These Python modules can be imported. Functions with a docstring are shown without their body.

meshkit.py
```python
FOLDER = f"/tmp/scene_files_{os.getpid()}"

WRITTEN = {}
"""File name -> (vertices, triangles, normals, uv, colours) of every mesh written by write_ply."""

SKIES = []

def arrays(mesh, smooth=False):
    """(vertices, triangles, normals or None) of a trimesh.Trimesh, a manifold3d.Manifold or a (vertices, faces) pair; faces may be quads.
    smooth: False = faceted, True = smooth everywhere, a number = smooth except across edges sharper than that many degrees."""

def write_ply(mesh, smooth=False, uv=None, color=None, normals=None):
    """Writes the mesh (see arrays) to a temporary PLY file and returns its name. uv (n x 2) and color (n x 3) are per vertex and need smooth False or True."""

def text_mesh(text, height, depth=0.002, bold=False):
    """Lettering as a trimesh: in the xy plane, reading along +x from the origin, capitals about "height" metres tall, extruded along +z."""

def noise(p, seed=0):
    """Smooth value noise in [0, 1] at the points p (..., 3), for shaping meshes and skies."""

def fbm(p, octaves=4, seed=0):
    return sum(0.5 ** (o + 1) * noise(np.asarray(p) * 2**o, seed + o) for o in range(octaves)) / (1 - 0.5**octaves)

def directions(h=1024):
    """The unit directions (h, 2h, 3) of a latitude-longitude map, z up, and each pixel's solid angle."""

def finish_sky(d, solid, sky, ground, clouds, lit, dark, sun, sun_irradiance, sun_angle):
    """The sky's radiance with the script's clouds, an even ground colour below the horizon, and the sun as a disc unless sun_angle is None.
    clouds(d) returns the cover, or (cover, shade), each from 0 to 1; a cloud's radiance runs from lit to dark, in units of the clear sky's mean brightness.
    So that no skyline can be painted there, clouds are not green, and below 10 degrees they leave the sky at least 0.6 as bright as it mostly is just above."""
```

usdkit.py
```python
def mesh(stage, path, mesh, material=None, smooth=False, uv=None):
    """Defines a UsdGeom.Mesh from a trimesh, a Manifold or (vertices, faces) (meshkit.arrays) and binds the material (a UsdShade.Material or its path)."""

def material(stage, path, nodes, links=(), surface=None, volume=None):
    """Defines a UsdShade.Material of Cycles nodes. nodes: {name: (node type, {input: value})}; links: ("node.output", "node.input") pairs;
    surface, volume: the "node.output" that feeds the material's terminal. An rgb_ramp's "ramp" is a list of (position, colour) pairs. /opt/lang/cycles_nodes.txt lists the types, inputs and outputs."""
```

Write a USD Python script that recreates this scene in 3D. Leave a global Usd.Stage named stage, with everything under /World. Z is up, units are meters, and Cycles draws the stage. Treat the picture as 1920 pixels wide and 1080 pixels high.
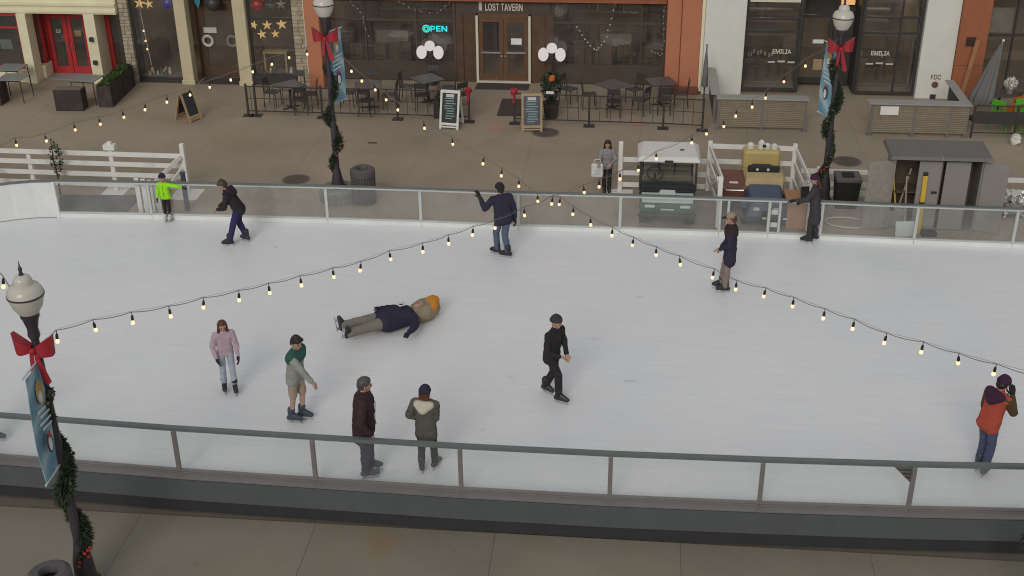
import math, random
import numpy as np, trimesh
import manifold3d as m3
from manifold3d import Manifold, OpType
from pxr import Usd, UsdGeom, UsdLux, UsdShade, Gf, Sdf
import usdkit, meshkit
from meshkit import text_mesh, fbm

random.seed(7)
rng = np.random.default_rng(7)
stage = Usd.Stage.CreateInMemory()
UsdGeom.SetStageUpAxis(stage, UsdGeom.Tokens.z)
UsdGeom.SetStageMetersPerUnit(stage, 1.0)
UsdGeom.Xform.Define(stage, '/World')
UsdGeom.Scope.Define(stage, '/World/Looks')

# ------------------------------------------------------------------ camera, sky, light, exposure
CAM_H, CAM_F, CAM_PITCH, CAM_ROLL, CAM_YAW = 12.1, 2290.0, 0.4736, -0.011, -0.1027
EXPOSURE = 0.05
SKY_STRENGTH, SUN_INTENSITY, SUN_ANGLE = 0.10, 0.31, 28.0
SUN_ELEV, SUN_ROT = math.radians(30), math.radians(190)

cF = np.array([math.sin(CAM_YAW) * math.cos(CAM_PITCH), math.cos(CAM_YAW) * math.cos(CAM_PITCH), -math.sin(CAM_PITCH)])
_R = np.array([math.cos(CAM_YAW), -math.sin(CAM_YAW), 0.0]); _U = np.cross(_R, cF)
cR = _R * math.cos(CAM_ROLL) + _U * math.sin(CAM_ROLL); cU = -_R * math.sin(CAM_ROLL) + _U * math.cos(CAM_ROLL)
cO = np.array([0, 0, CAM_H])
cam = UsdGeom.Camera.Define(stage, '/World/camera')
cam.AddTransformOp().Set(Gf.Matrix4d(*cR, 0, *cU, 0, *(-cF), 0, *cO, 1))
cam.CreateHorizontalApertureAttr(36.0); cam.CreateVerticalApertureAttr(36.0 * 9 / 16)
cam.CreateFocalLengthAttr(36.0 * CAM_F / 1920)
cam.CreateClippingRangeAttr(Gf.Vec2f(0.1, 2000))
cam.CreateExposureAttr(EXPOSURE)

sky_mat = usdkit.material(stage, '/World/Looks/sky_look', {
    'tc': ('texture_coordinate', {}),
    'sky': ('sky_texture', {'sky_type': 'single_scattering', 'sun_disc': False, 'sun_elevation': SUN_ELEV, 'sun_rotation': SUN_ROT, 'aerosol_density': 2.0}),
    'nz': ('noise_texture', {'scale': 2.2, 'detail': 5.0, 'roughness': 0.55}),
    'cr': ('rgb_ramp', {'ramp': [(0.3, (3.3, 3.4, 3.55)), (0.7, (4.6, 4.55, 4.45))]}),
    'mx': ('mix_color', {'fac': 0.88}),
    'bg': ('background_shader', {'strength': SKY_STRENGTH})},
    [('tc.generated', 'nz.vector'), ('nz.fac', 'cr.fac'), ('sky.color', 'mx.a'), ('cr.color', 'mx.b'), ('mx.result', 'bg.color')], surface='bg.background')
dome = UsdLux.DomeLight.Define(stage, '/World/sky')
UsdShade.MaterialBindingAPI.Apply(dome.GetPrim()).Bind(sky_mat)
dome.GetPrim().SetCustomDataByKey('kind', 'structure')
sun = UsdLux.DistantLight.Define(stage, '/World/sun')
sun.CreateNormalizeAttr(True); sun.CreateIntensityAttr(SUN_INTENSITY); sun.CreateAngleAttr(SUN_ANGLE); sun.CreateColorAttr(Gf.Vec3f(1, 0.96, 0.9))
_d = np.array([math.sin(SUN_ROT) * math.cos(SUN_ELEV), math.cos(SUN_ROT) * math.cos(SUN_ELEV), math.sin(SUN_ELEV)])
_x = np.cross([0, 0, 1.0], _d); _x /= np.linalg.norm(_x); _y = np.cross(_d, _x)
sun.AddTransformOp().Set(Gf.Matrix4d(*_x, 0, *_y, 0, *_d, 0, 0, 0, 60, 1))

# ------------------------------------------------------------------ helpers
def at(px, py, z=0.0):
    """The point of the horizontal plane at height z that the photograph shows at this pixel: how the place was surveyed."""
    d = cF + cR * (px - 960) / CAM_F + cU * (540 - py) / CAM_F
    return cO + d * (z - CAM_H) / d[2]

used = {}
def numbered(path):
    n = used.get(path, -1) + 1; used[path] = n
    return path if n == 0 else f'{path}_{n:03d}'

def say(p, label=None, cat=None, group=None, kind=None):
    for k, v in (('label', label), ('category', cat), ('group', group), ('kind', kind)):
        if v: p.SetCustomDataByKey(k, v)
    return p

def thing(name, label, cat, loc=(0, 0, 0), rz=0, group=None, scale=None):
    path = numbered('/World/' + name)
    x = UsdGeom.Xform.Define(stage, path)
    x.AddTranslateOp().Set(Gf.Vec3d(*map(float, loc)))
    if rz: x.AddRotateZOp().Set(float(rz))
    if scale: x.AddScaleOp().Set(Gf.Vec3f(scale, scale, scale))
    say(x.GetPrim(), label, cat, group)
    return path

def part(name, mesh, mat, parent, smooth=False, label=None, kind=None):
    path = numbered(f'{parent}/{name}')
    say(usdkit.mesh(stage, path, mesh, M[mat], smooth=smooth).GetPrim(), label, None, None, kind)
    return path

def single(name, mesh, mat, label, cat, group=None, smooth=False, kind=None):
    path = part(name, mesh, mat, '/World', smooth)
    say(stage.GetPrimAtPath(path), label, cat, group, kind)
    return path

def struct(name, mesh, mat, smooth=False):
    path = part(name, mesh, mat, '/World', smooth); say(stage.GetPrimAtPath(path), kind='structure'); return path

def copy_of(src, loc, rz=0, label=None, cat=None, group=None, scale=None):
    prim = stage.GetPrimAtPath(src); was = prim.GetCustomData()
    base = src.rsplit('/', 1)[1]; base = base[:-4] if base[-4:-3] == '_' and base[-3:].isdigit() else base
    r = thing(base, label or was['label'], cat or was['category'], loc, rz, group or was.get('group'), scale)
    p = stage.GetPrimAtPath(r)
    p.GetReferences().AddInternalReference(prim.GetPath()); p.SetInstanceable(True)
    return r

cat_ = trimesh.util.concatenate
def box(x0, x1, y0, y1, z0, z1):
    m = trimesh.creation.box((x1 - x0, y1 - y0, z1 - z0)); m.apply_translation(((x0 + x1) / 2, (y0 + y1) / 2, (z0 + z1) / 2)); return m
def cbox(x0, x1, y0, y1, z0, z1, c=0.01):
    p = []
    for x, sx in ((x0, 1), (x1, -1)):
        for y, sy in ((y0, 1), (y1, -1)):
            for z, sz in ((z0, 1), (z1, -1)):
                p += [(x + sx * c, y + sy * c, z), (x + sx * c, y, z + sz * c), (x, y + sy * c, z + sz * c)]
    return trimesh.convex.convex_hull(np.array(p))
def bar(a, b, w, h=None, up=(0, 0, 1)):
    """A rectangular bar from a to b: w wide sideways, h high."""
    a, b = np.array(a, float), np.array(b, float); h = h or w
    d = b - a; L = np.linalg.norm(d); d /= L
    s = np.cross(d, up)
    if np.linalg.norm(s) < 1e-6: s = np.array([1.0, 0, 0])
    s /= np.linalg.norm(s); u = np.cross(s, d)
    m = trimesh.creation.box((w, h, L)); T = np.eye(4); T[:3, 0], T[:3, 1], T[:3, 2], T[:3, 3] = s, u, d, (a + b) / 2
    if np.linalg.det(T[:3, :3]) < 0: T[:3, 0] *= -1
    m.apply_transform(T); return m
def rod(a, b, r, n=8):
    return trimesh.creation.cylinder(r, segment=(np.array(a, float), np.array(b, float)), sections=n)
def tube(pts, r, n=6):
    pts = np.asarray(pts, float); t = np.gradient(pts, axis=0); t /= np.linalg.norm(t, axis=1)[:, None] + 1e-12
    ref = np.array([0.31, 0.2, 0.93]); s = np.cross(t, ref); s /= np.linalg.norm(s, axis=1)[:, None]; u = np.cross(s, t)
    r = np.broadcast_to(r, len(pts)); a = np.arange(n) / n * 2 * np.pi
    v = pts[:, None] + (np.cos(a)[None, :, None] * s[:, None] + np.sin(a)[None, :, None] * u[:, None]) * r[:, None, None]
    k = len(pts); v = v.reshape(-1, 3); f = []
    for i in range(k - 1):
        for j in range(n):
            p, q = i * n + j, i * n + (j + 1) % n
            f += [(p, q, q + n), (p, q + n, p + n)]
    for e, sgn in ((0, 1), ((k - 1) * n, -1)):
        for j in range(1, n - 1):
            f.append((e, e + j + 1, e + j) if sgn > 0 else (e, e + j, e + j + 1))
    m = trimesh.Trimesh(v, f, process=False); m.fix_normals(); return m
def lathe(prof, n=24, at_=(0, 0, 0)):
    m = trimesh.creation.revolve(np.array(prof, float), sections=n); m.fix_normals(); m.apply_translation(at_); return m
def prism(poly, z0, z1):
    from shapely.geometry import Polygon
    m = trimesh.creation.extrude_polygon(Polygon(poly), z1 - z0, engine='earcut'); m.apply_translation((0, 0, z0)); return m
def wallprism(poly_xz, y0, y1):
    """A flat outline in x, z with its depth from y0 to y1."""
    m = prism(poly_xz, 0, y1 - y0); v = m.vertices.copy(); m.vertices = np.stack([v[:, 0], y1 - v[:, 2], v[:, 1]], 1); m.fix_normals(); return m
def wtext(s, h, x, y, z, bold=False, depth=0.01, width=None):
    m = text_mesh(s, h, depth, bold); m.apply_translation((-m.bounds[0][0], -m.bounds[0][1], 0))
    if width: m.apply_scale((width / m.extents[0], 1, 1))
    v = m.vertices.copy(); m.vertices = np.stack([v[:, 0] + x, y - v[:, 2], v[:, 1] + z], 1); m.fix_normals(); return m
def moved(m, t=(0, 0, 0), rz=0, rx=0, ry=0):
    m = m.copy()
    for a, ax in ((rx, (1, 0, 0)), (ry, (0, 1, 0)), (rz, (0, 0, 1))):
        if a: m.apply_transform(trimesh.transformations.rotation_matrix(math.radians(a), ax))
    m.apply_translation(t); return m
def jitter(m, amp, sc, seed=0):
    m = m.copy(); v = m.vertices
    m.vertices = v + (np.stack([fbm(v * sc + k * 17.3, 3, seed + k) for k in range(3)], 1) - 0.5) * 2 * amp
    return m

# ------------------------------------------------------------------ materials
M = {}
def mat(name, col, rough=0.6, var=0.12, scale=3.0, metal=0.0, bump=0.0, bscale=40.0, spec=0.5, rnd=0.0, coat=0.0, stain=None, stain_scale=0.5):
    col = np.array(col, float)
    nodes = {'tc': ('texture_coordinate', {}), 'nz': ('noise_texture', {'scale': scale, 'detail': 6.0, 'roughness': 0.6}),
             'rp': ('rgb_ramp', {'ramp': [(0.25, np.clip(col * (1 - var), 0, 1)), (0.75, np.clip(col * (1 + var), 0, 1))]}),
             'p': ('principled_bsdf', {'roughness': rough, 'metallic': metal, 'specular_ior_level': spec, 'coat_weight': coat})}
    links = [('tc.object', 'nz.vector'), ('nz.fac', 'rp.fac')]
    out = 'rp.color'
    if stain is not None:
        nodes['n2'] = ('noise_texture', {'scale': stain_scale, 'detail': 5.0, 'roughness': 0.65, 'distortion': 0.6})
        nodes['r2'] = ('rgb_ramp', {'ramp': [(0.5, (0, 0, 0)), (0.72, (1, 1, 1))]})
        nodes['m2'] = ('mix_color', {'b': stain})
        links += [('tc.object', 'n2.vector'), ('n2.fac', 'r2.fac'), (out, 'm2.a'), ('r2.color', 'm2.fac')]; out = 'm2.result'
    if rnd:
        nodes['oi'] = ('object_info', {}); nodes['mr'] = ('map_range', {'to_min': 1 - rnd, 'to_max': 1 + rnd}); nodes['hv'] = ('hsv', {})
        links += [('oi.random', 'mr.value'), ('mr.result', 'hv.value'), (out, 'hv.color')]; out = 'hv.color'
    links.append((out, 'p.base_color'))
    if bump:
        nodes['bn'] = ('noise_texture', {'scale': bscale, 'detail': 4.0}); nodes['bp'] = ('bump', {'strength': 0.6, 'distance': bump})
        links += [('tc.object', 'bn.vector'), ('bn.fac', 'bp.height'), ('bp.normal', 'p.normal')]
    M[name] = usdkit.material(stage, '/World/Looks/' + name, nodes, links, surface='p.BSDF')
def glow(name, col, strength):
    M[name] = usdkit.material(stage, '/World/Looks/' + name, {'e': ('emission', {'color': col, 'strength': strength})}, [], surface='e.emission')
def pane(name, tint, gl=1.0, rough=0.02, ior=1.45, haze=0.0):
    n = {'t': ('transparent_bsdf', {'color': tint}), 'g': ('glossy_bsdf', {'color': (gl, gl, gl), 'roughness': rough}), 'f': ('fresnel', {'IOR': ior}), 'ge': ('geometry', {}), 'iv': ('math', {'math_type': 'subtract', 'value1': 1.0}), 'mu': ('math', {'math_type': 'multiply'}), 'm': ('mix_closure', {})}
    l = [('ge.backfacing', 'iv.value2'), ('f.fac', 'mu.value1'), ('iv.value', 'mu.value2'), ('mu.value', 'm.fac'), ('g.BSDF', 'm.closure2')]
    if haze:
        n.update({'tc': ('texture_coordinate', {}), 'nz': ('noise_texture', {'scale': 1.3, 'detail': 6.0, 'roughness': 0.65}), 'mr': ('map_range', {'from_min': 0.3, 'from_max': 0.7, 'to_min': haze * 0.4, 'to_max': haze * 1.6, 'clamp': True}), 'd': ('diffuse_bsdf', {'color': (0.75, 0.76, 0.75)}), 'h': ('mix_closure', {})})
        l += [('tc.object', 'nz.vector'), ('nz.fac', 'mr.value'), ('mr.result', 'h.fac'), ('t.BSDF', 'h.closure1'), ('d.BSDF', 'h.closure2'), ('h.closure', 'm.closure1')]
    else: l.append(('t.BSDF', 'm.closure1'))
    M[name] = usdkit.material(stage, '/World/Looks/' + name, n, l, surface='m.closure')

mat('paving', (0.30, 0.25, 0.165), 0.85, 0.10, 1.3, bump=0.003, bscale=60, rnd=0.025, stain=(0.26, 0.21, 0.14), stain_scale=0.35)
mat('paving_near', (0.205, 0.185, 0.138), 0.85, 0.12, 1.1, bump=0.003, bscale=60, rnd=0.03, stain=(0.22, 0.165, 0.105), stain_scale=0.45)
mat('earth', (0.14, 0.12, 0.095), 0.9, 0.1)
mat('dark_patch', (0.105, 0.10, 0.10), 0.85, 0.1, 2.0)
def paving_marks(name, base, centre=None):
    col = np.array(base)
    n = {'tc': ('texture_coordinate', {}), 'a': ('noise_texture', {'scale': 0.45, 'detail': 7.0, 'roughness': 0.62, 'distortion': 0.5}), 'ra': ('rgb_ramp', {'ramp': [(0.3, col * 0.86), (0.5, col), (0.72, col * 1.12)]}),
         'f': ('noise_texture', {'scale': 45.0, 'detail': 4.0, 'roughness': 0.7}), 'rf': ('rgb_ramp', {'ramp': [(0.3, (0.93, 0.93, 0.93)), (0.7, (1.05, 1.05, 1.05))]}), 'mf': ('mix_color', {'blend_type': 'multiply', 'fac': 1.0}),
         'v': ('voronoi_texture', {'scale': 1.7}), 'sc': ('separate_color', {}), 'gt': ('math', {'math_type': 'greater_than', 'value2': 0.6}), 'rv': ('rgb_ramp', {'ramp': [(0.03, (1, 1, 1)), (0.08, (0, 0, 0))]}), 'mk': ('math', {'math_type': 'multiply'}), 'm2': ('math', {'math_type': 'multiply', 'value2': 0.35}), 'ms': ('mix_color', {'b': col * 0.45}),
         'b': ('noise_texture', {'scale': 0.9, 'detail': 5.0, 'distortion': 1.0}), 'rb': ('rgb_ramp', {'ramp': [(0.52, (0, 0, 0)), (0.74, (0.55, 0.55, 0.55))]}), 'mb': ('mix_color', {'b': col * [1.04, 0.92, 0.82]}),
         'oi': ('object_info', {}), 'mr': ('map_range', {'to_min': 0.975, 'to_max': 1.025}), 'hv': ('hsv', {}), 'bp': ('bump', {'strength': 0.5, 'distance': 0.003}), 'p': ('principled_bsdf', {'roughness': 0.82, 'specular_ior_level': 0.4})}
    l = [('tc.object', 'a.vector'), ('a.fac', 'ra.fac'), ('tc.object', 'f.vector'), ('f.fac', 'rf.fac'), ('ra.color', 'mf.a'), ('rf.color', 'mf.b'), ('tc.object', 'v.vector'), ('v.distance', 'rv.fac'), ('v.color', 'sc.color'), ('sc.r', 'gt.value1'), ('rv.color', 'mk.value1'), ('gt.value', 'mk.value2'), ('mk.value', 'm2.value1'), ('m2.value', 'ms.fac'), ('mf.result', 'ms.a'),
         ('tc.object', 'b.vector'), ('b.fac', 'rb.fac'), ('rb.color', 'mb.fac'), ('ms.result', 'mb.a')]
    out = 'mb.result'
    if centre is not None:
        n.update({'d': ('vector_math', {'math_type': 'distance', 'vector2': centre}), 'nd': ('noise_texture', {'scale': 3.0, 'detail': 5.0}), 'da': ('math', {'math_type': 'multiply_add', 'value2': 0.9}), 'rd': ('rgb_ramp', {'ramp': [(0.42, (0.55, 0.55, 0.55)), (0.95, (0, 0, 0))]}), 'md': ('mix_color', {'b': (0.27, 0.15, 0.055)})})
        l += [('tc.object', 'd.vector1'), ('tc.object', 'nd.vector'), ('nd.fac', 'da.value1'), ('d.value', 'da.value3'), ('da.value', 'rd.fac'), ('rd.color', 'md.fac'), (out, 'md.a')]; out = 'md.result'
    l += [('oi.random', 'mr.value'), ('mr.result', 'hv.value'), (out, 'hv.color'), ('hv.color', 'p.base_color'), ('f.fac', 'bp.height'), ('bp.normal', 'p.normal')]
    M[name] = usdkit.material(stage, '/World/Looks/' + name + '_worn', n, l, surface='p.BSDF')
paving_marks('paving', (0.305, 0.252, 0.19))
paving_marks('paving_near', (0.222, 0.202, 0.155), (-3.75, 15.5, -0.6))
# ice: pale, slightly blue, scuffed
M['ice'] = usdkit.material(stage, '/World/Looks/ice', {
    'tc': ('texture_coordinate', {}),
    'a': ('noise_texture', {'scale': 0.28, 'detail': 6.0, 'roughness': 0.6, 'distortion': 0.8}),
    'ra': ('rgb_ramp', {'ramp': [(0.3, (0.735, 0.755, 0.772)), (0.7, (0.80, 0.795, 0.80))]}),
    'mp': ('mapping', {'scale': (0.35, 3.2, 1.0), 'rotation': (0, 0, 0.35)}),
    'b': ('noise_texture', {'scale': 2.4, 'detail': 7.0, 'roughness': 0.7, 'distortion': 1.2}),
    'rb': ('rgb_ramp', {'ramp': [(0.35, (0.945, 0.95, 0.955)), (0.62, (1, 1, 1))]}),
    'mx': ('mix_color', {'blend_type': 'multiply', 'fac': 1.0}),
    'v': ('voronoi_texture', {'scale': 0.42}),
    'n3': ('noise_texture', {'scale': 5.0, 'detail': 3.0, 'distortion': 0.5}),
    'ad': ('math', {'math_type': 'multiply_add', 'value2': 0.09, 'value3': 0.0}),
    'sm': ('math', {'math_type': 'add'}),
    'rv': ('rgb_ramp', {'ramp': [(0.05, (0.70, 0.73, 0.76)), (0.085, (1, 1, 1))]}),
    'm3': ('mapping', {'scale': (0.55, 1.3, 1.0), 'rotation': (0, 0, -0.2)}), 'v2': ('voronoi_texture', {'scale': 1.1}), 'sc': ('separate_color', {}), 'gt': ('math', {'math_type': 'greater_than', 'value2': 0.72}),
    's2': ('math', {'math_type': 'add'}), 'r2': ('rgb_ramp', {'ramp': [(0.07, (1, 1, 1)), (0.14, (0, 0, 0))]}), 'mk': ('math', {'math_type': 'multiply'}), 'mk2': ('math', {'math_type': 'multiply', 'value2': 0.55}), 'm4': ('mix_color', {'b': (0.42, 0.45, 0.48)}),
    'mp5': ('mapping', {'scale': (0.22, 4.5, 1.0), 'rotation': (0, 0, -0.7)}), 'n5': ('noise_texture', {'scale': 3.0, 'detail': 8.0, 'roughness': 0.75, 'distortion': 2.0}), 'r5': ('rgb_ramp', {'ramp': [(0.40, (0.968, 0.97, 0.975)), (0.5, (1, 1, 1)), (0.62, (1, 1, 1)), (0.68, (1.035, 1.035, 1.035))]}), 'm6': ('mix_color', {'blend_type': 'multiply', 'fac': 1.0}),
    'm2': ('mix_color', {'blend_type': 'multiply', 'fac': 0.75}),
    'rr': ('map_range', {'to_min': 0.22, 'to_max': 0.60}),
    'bp': ('bump', {'strength': 0.25, 'distance': 0.01}),
    'p': ('principled_bsdf', {'specular_ior_level': 0.45})},
    [('tc.object', 'a.vector'), ('a.fac', 'ra.fac'), ('tc.object', 'mp.vector'), ('mp.vector', 'b.vector'), ('b.fac', 'rb.fac'), ('ra.color', 'mx.a'), ('rb.color', 'mx.b'),
     ('tc.object', 'v.vector'), ('tc.object', 'n3.vector'), ('n3.fac', 'ad.value1'), ('v.distance', 'sm.value1'), ('ad.value', 'sm.value2'), ('sm.value', 'rv.fac'), ('mx.result', 'm2.a'), ('rv.color', 'm2.b'), ('tc.object', 'm3.vector'), ('m3.vector', 'v2.vector'), ('v2.color', 'sc.color'), ('sc.r', 'gt.value1'), ('v2.distance', 's2.value1'), ('ad.value', 's2.value2'), ('s2.value', 'r2.fac'), ('r2.color', 'mk.value1'), ('gt.value', 'mk.value2'), ('mk.value', 'mk2.value1'), ('mk2.value', 'm4.fac'), ('m2.result', 'm4.a'), ('tc.object', 'mp5.vector'), ('mp5.vector', 'n5.vector'), ('n5.fac', 'r5.fac'), ('m4.result', 'm6.a'), ('r5.color', 'm6.b'), ('m6.result', 'p.base_color'),
     ('b.fac', 'rr.value'), ('rr.result', 'p.roughness'), ('b.fac', 'bp.height'), ('bp.normal', 'p.normal')], surface='p.BSDF')
mat('board_white', (0.70, 0.72, 0.70), 0.45, 0.04, 1.5, stain=(0.63, 0.655, 0.63), stain_scale=1.0)
mat('fence_white', (0.70, 0.69, 0.65), 0.5, 0.06, 4.0, stain=(0.55, 0.53, 0.48), stain_scale=1.4)
mat('aluminium', (0.52, 0.54, 0.52), 0.4, 0.06, 5, metal=0.35)
mat('rail_dark', (0.15, 0.17, 0.17), 0.5, 0.1, 4, metal=0.2)
mat('post_brown', (0.215, 0.20, 0.198), 0.5, 0.08, 4, metal=0.3)
mat('skirt', (0.077, 0.084, 0.091), 0.8, 0.12, 1.6, bump=0.004, bscale=9, stain=(0.072, 0.076, 0.079), stain_scale=0.9)
mat('plinth', (0.028, 0.027, 0.03), 0.85, 0.15, 2)
pane('barrier_glass', (0.96, 0.968, 0.962), 0.9, haze=0.022)
pane('barrier_glass_far', (0.955, 0.96, 0.955), 1.0, haze=0.045)
pane('shop_glass', (0.90, 0.89, 0.87), 0.9, ior=1.75, haze=0.015)
pane('clear_glass', (0.9, 0.92, 0.91), 0.8)
mat('cream', (0.72, 0.67, 0.47), 0.7, 0.05, 2, stain=(0.65, 0.60, 0.42), stain_scale=1.2)
mat('red_paint', (0.40, 0.028, 0.03), 0.45, 0.1, 3)
mat('tan_trim', (0.52, 0.455, 0.30), 0.65, 0.08, 3, stain=(0.46, 0.40, 0.26), stain_scale=1.4)
mat('stone', (0.37, 0.315, 0.225), 0.9, 0.25, 9, bump=0.006, bscale=30, rnd=0.16)
mat('mortar', (0.21, 0.18, 0.14), 0.95, 0.1)
mat('orange_paint', (0.45, 0.17, 0.09), 0.6, 0.07, 2, stain=(0.40, 0.15, 0.08), stain_scale=1.0)
mat('orange_deep', (0.32, 0.108, 0.047), 0.6, 0.07, 2, stain=(0.27, 0.09, 0.04), stain_scale=1.0)
mat('white_paint', (0.66, 0.66, 0.60), 0.6, 0.04, 2, stain=(0.61, 0.61, 0.555), stain_scale=1.0)
mat('black_metal', (0.038, 0.035, 0.033), 0.5, 0.2, 6)
mat('dark_brown', (0.07, 0.052, 0.038), 0.6, 0.2, 3)
mat('dark_wood', (0.085, 0.048, 0.028), 0.55, 0.25, 5)
mat('door_wood', (0.125, 0.062, 0.03), 0.5, 0.25, 5)
mat('interior', (0.26, 0.195, 0.135), 0.85, 0.3, 1.2)
mat('interior_floor', (0.20, 0.15, 0.10), 0.7, 0.2, 2)
mat('interior_grey', (0.20, 0.19, 0.16), 0.8, 0.2, 2)
mat('brass', (0.35, 0.24, 0.09), 0.4, 0.1, metal=0.6)
mat('steel', (0.55, 0.55, 0.54), 0.3, 0.08, metal=0.8)
mat('paper', (0.75, 0.75, 0.72), 0.7, 0.04)
mat('letter_cream', (0.62, 0.58, 0.48), 0.6, 0.05)
mat('letter_grey', (0.5, 0.5, 0.47), 0.6, 0.05)
mat('counter_top', (0.29, 0.285, 0.265), 0.6, 0.08, 3, bump=0.001)
mat('slat', (0.235, 0.195, 0.14), 0.7, 0.14, 6, rnd=0.07)
mat('grey_plastic', (0.225, 0.21, 0.19), 0.6, 0.06, 3, rnd=0.03)
mat('grey_roof', (0.135, 0.128, 0.118), 0.7, 0.08, 3)
mat('grey_boards', (0.25, 0.225, 0.19), 0.75, 0.2, 8)
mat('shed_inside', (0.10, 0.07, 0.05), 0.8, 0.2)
mat('yellow', (0.55, 0.36, 0.03), 0.5, 0.06)
mat('tan_paint', (0.40, 0.32, 0.16), 0.5, 0.08)
mat('yellow_tank', (0.45, 0.34, 0.13), 0.5, 0.1)
mat('blue_paint', (0.055, 0.075, 0.12), 0.45, 0.12)
mat('rust_red', (0.16, 0.062, 0.042), 0.6, 0.15)
mat('orange_wood', (0.34, 0.175, 0.075), 0.65, 0.15, 5)
mat('cart_white', (0.62, 0.60, 0.56), 0.45, 0.05, 2, stain=(0.55, 0.52, 0.47), stain_scale=2)
mat('seat_tan', (0.20, 0.165, 0.12), 0.7, 0.1)
mat('cart_green', (0.028, 0.085, 0.058), 0.35, 0.08, coat=0.3)
mat('cart_pale', (0.52, 0.57, 0.55), 0.4, 0.05)
mat('rubber', (0.02, 0.02, 0.021), 0.8, 0.15)
mat('trash_grey', (0.085, 0.078, 0.078), 0.55, 0.12)
mat('trash_inner', (0.012, 0.012, 0.012), 0.9, 0.1)
mat('stone_grey', (0.17, 0.168, 0.16), 0.85, 0.12)
mat('manhole', (0.095, 0.075, 0.058), 0.75, 0.2, 10)
mat('sticker_pink', (0.42, 0.25, 0.20), 0.6, 0.1)
mat('lamp_black', (0.04, 0.034, 0.042), 0.45, 0.15)
M['globe'] = usdkit.material(stage, '/World/Looks/globe', {'p': ('principled_bsdf', {'base_color': (0.68, 0.655, 0.58), 'roughness': 0.3, 'subsurface_weight': 0.0, 'coat_weight': 0.2}), 'l': ('translucent_bsdf', {'color': (0.7, 0.67, 0.6)}), 'm': ('mix_closure', {'fac': 0.25})},
    [('p.BSDF', 'm.closure1'), ('l.BSDF', 'm.closure2')], surface='m.closure')
glow('globe_lit', (1.0, 0.93, 0.88), 0.62)
glow('bulb_lit', (1.0, 0.63, 0.36), 1.6)
glow('fairy_lit', (1.0, 0.72, 0.48), 1.6)
glow('star_lit', (1.0, 0.68, 0.25), 0.62)
glow('neon_cyan', (0.05, 0.75, 0.85), 1.0)
glow('neon_green', (0.08, 0.85, 0.35), 0.9)
glow('warm_panel', (1.0, 0.5, 0.2), 0.8)
mat('socket_black', (0.02, 0.02, 0.02), 0.5, 0.1)
mat('cable_black', (0.15, 0.138, 0.122), 0.6, 0.1)
mat('ribbon_red', (0.33, 0.02, 0.032), 0.5, 0.12, 6)
mat('berry_red', (0.35, 0.015, 0.02), 0.5, 0.1)
M['garland_leaf'] = usdkit.material(stage, '/World/Looks/garland_leaf', {'g': ('geometry', {}), 'r': ('rgb_ramp', {'ramp': [(0.0, (0.028, 0.045, 0.022)), (0.6, (0.05, 0.075, 0.032)), (1.0, (0.075, 0.10, 0.045))]}), 'p': ('principled_bsdf', {'roughness': 0.65})},
    [('g.random_per_island', 'r.fac'), ('r.color', 'p.base_color')], surface='p.BSDF')
M['hedge_leaf'] = usdkit.material(stage, '/World/Looks/hedge_leaf', {'g': ('geometry', {}), 'r': ('rgb_ramp', {'ramp': [(0.0, (0.04, 0.065, 0.012)), (0.6, (0.10, 0.13, 0.025)), (1.0, (0.17, 0.19, 0.05))]}), 'p': ('principled_bsdf', {'roughness': 0.65})},
    [('g.random_per_island', 'r.fac'), ('r.color', 'p.base_color')], surface='p.BSDF')
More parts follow.
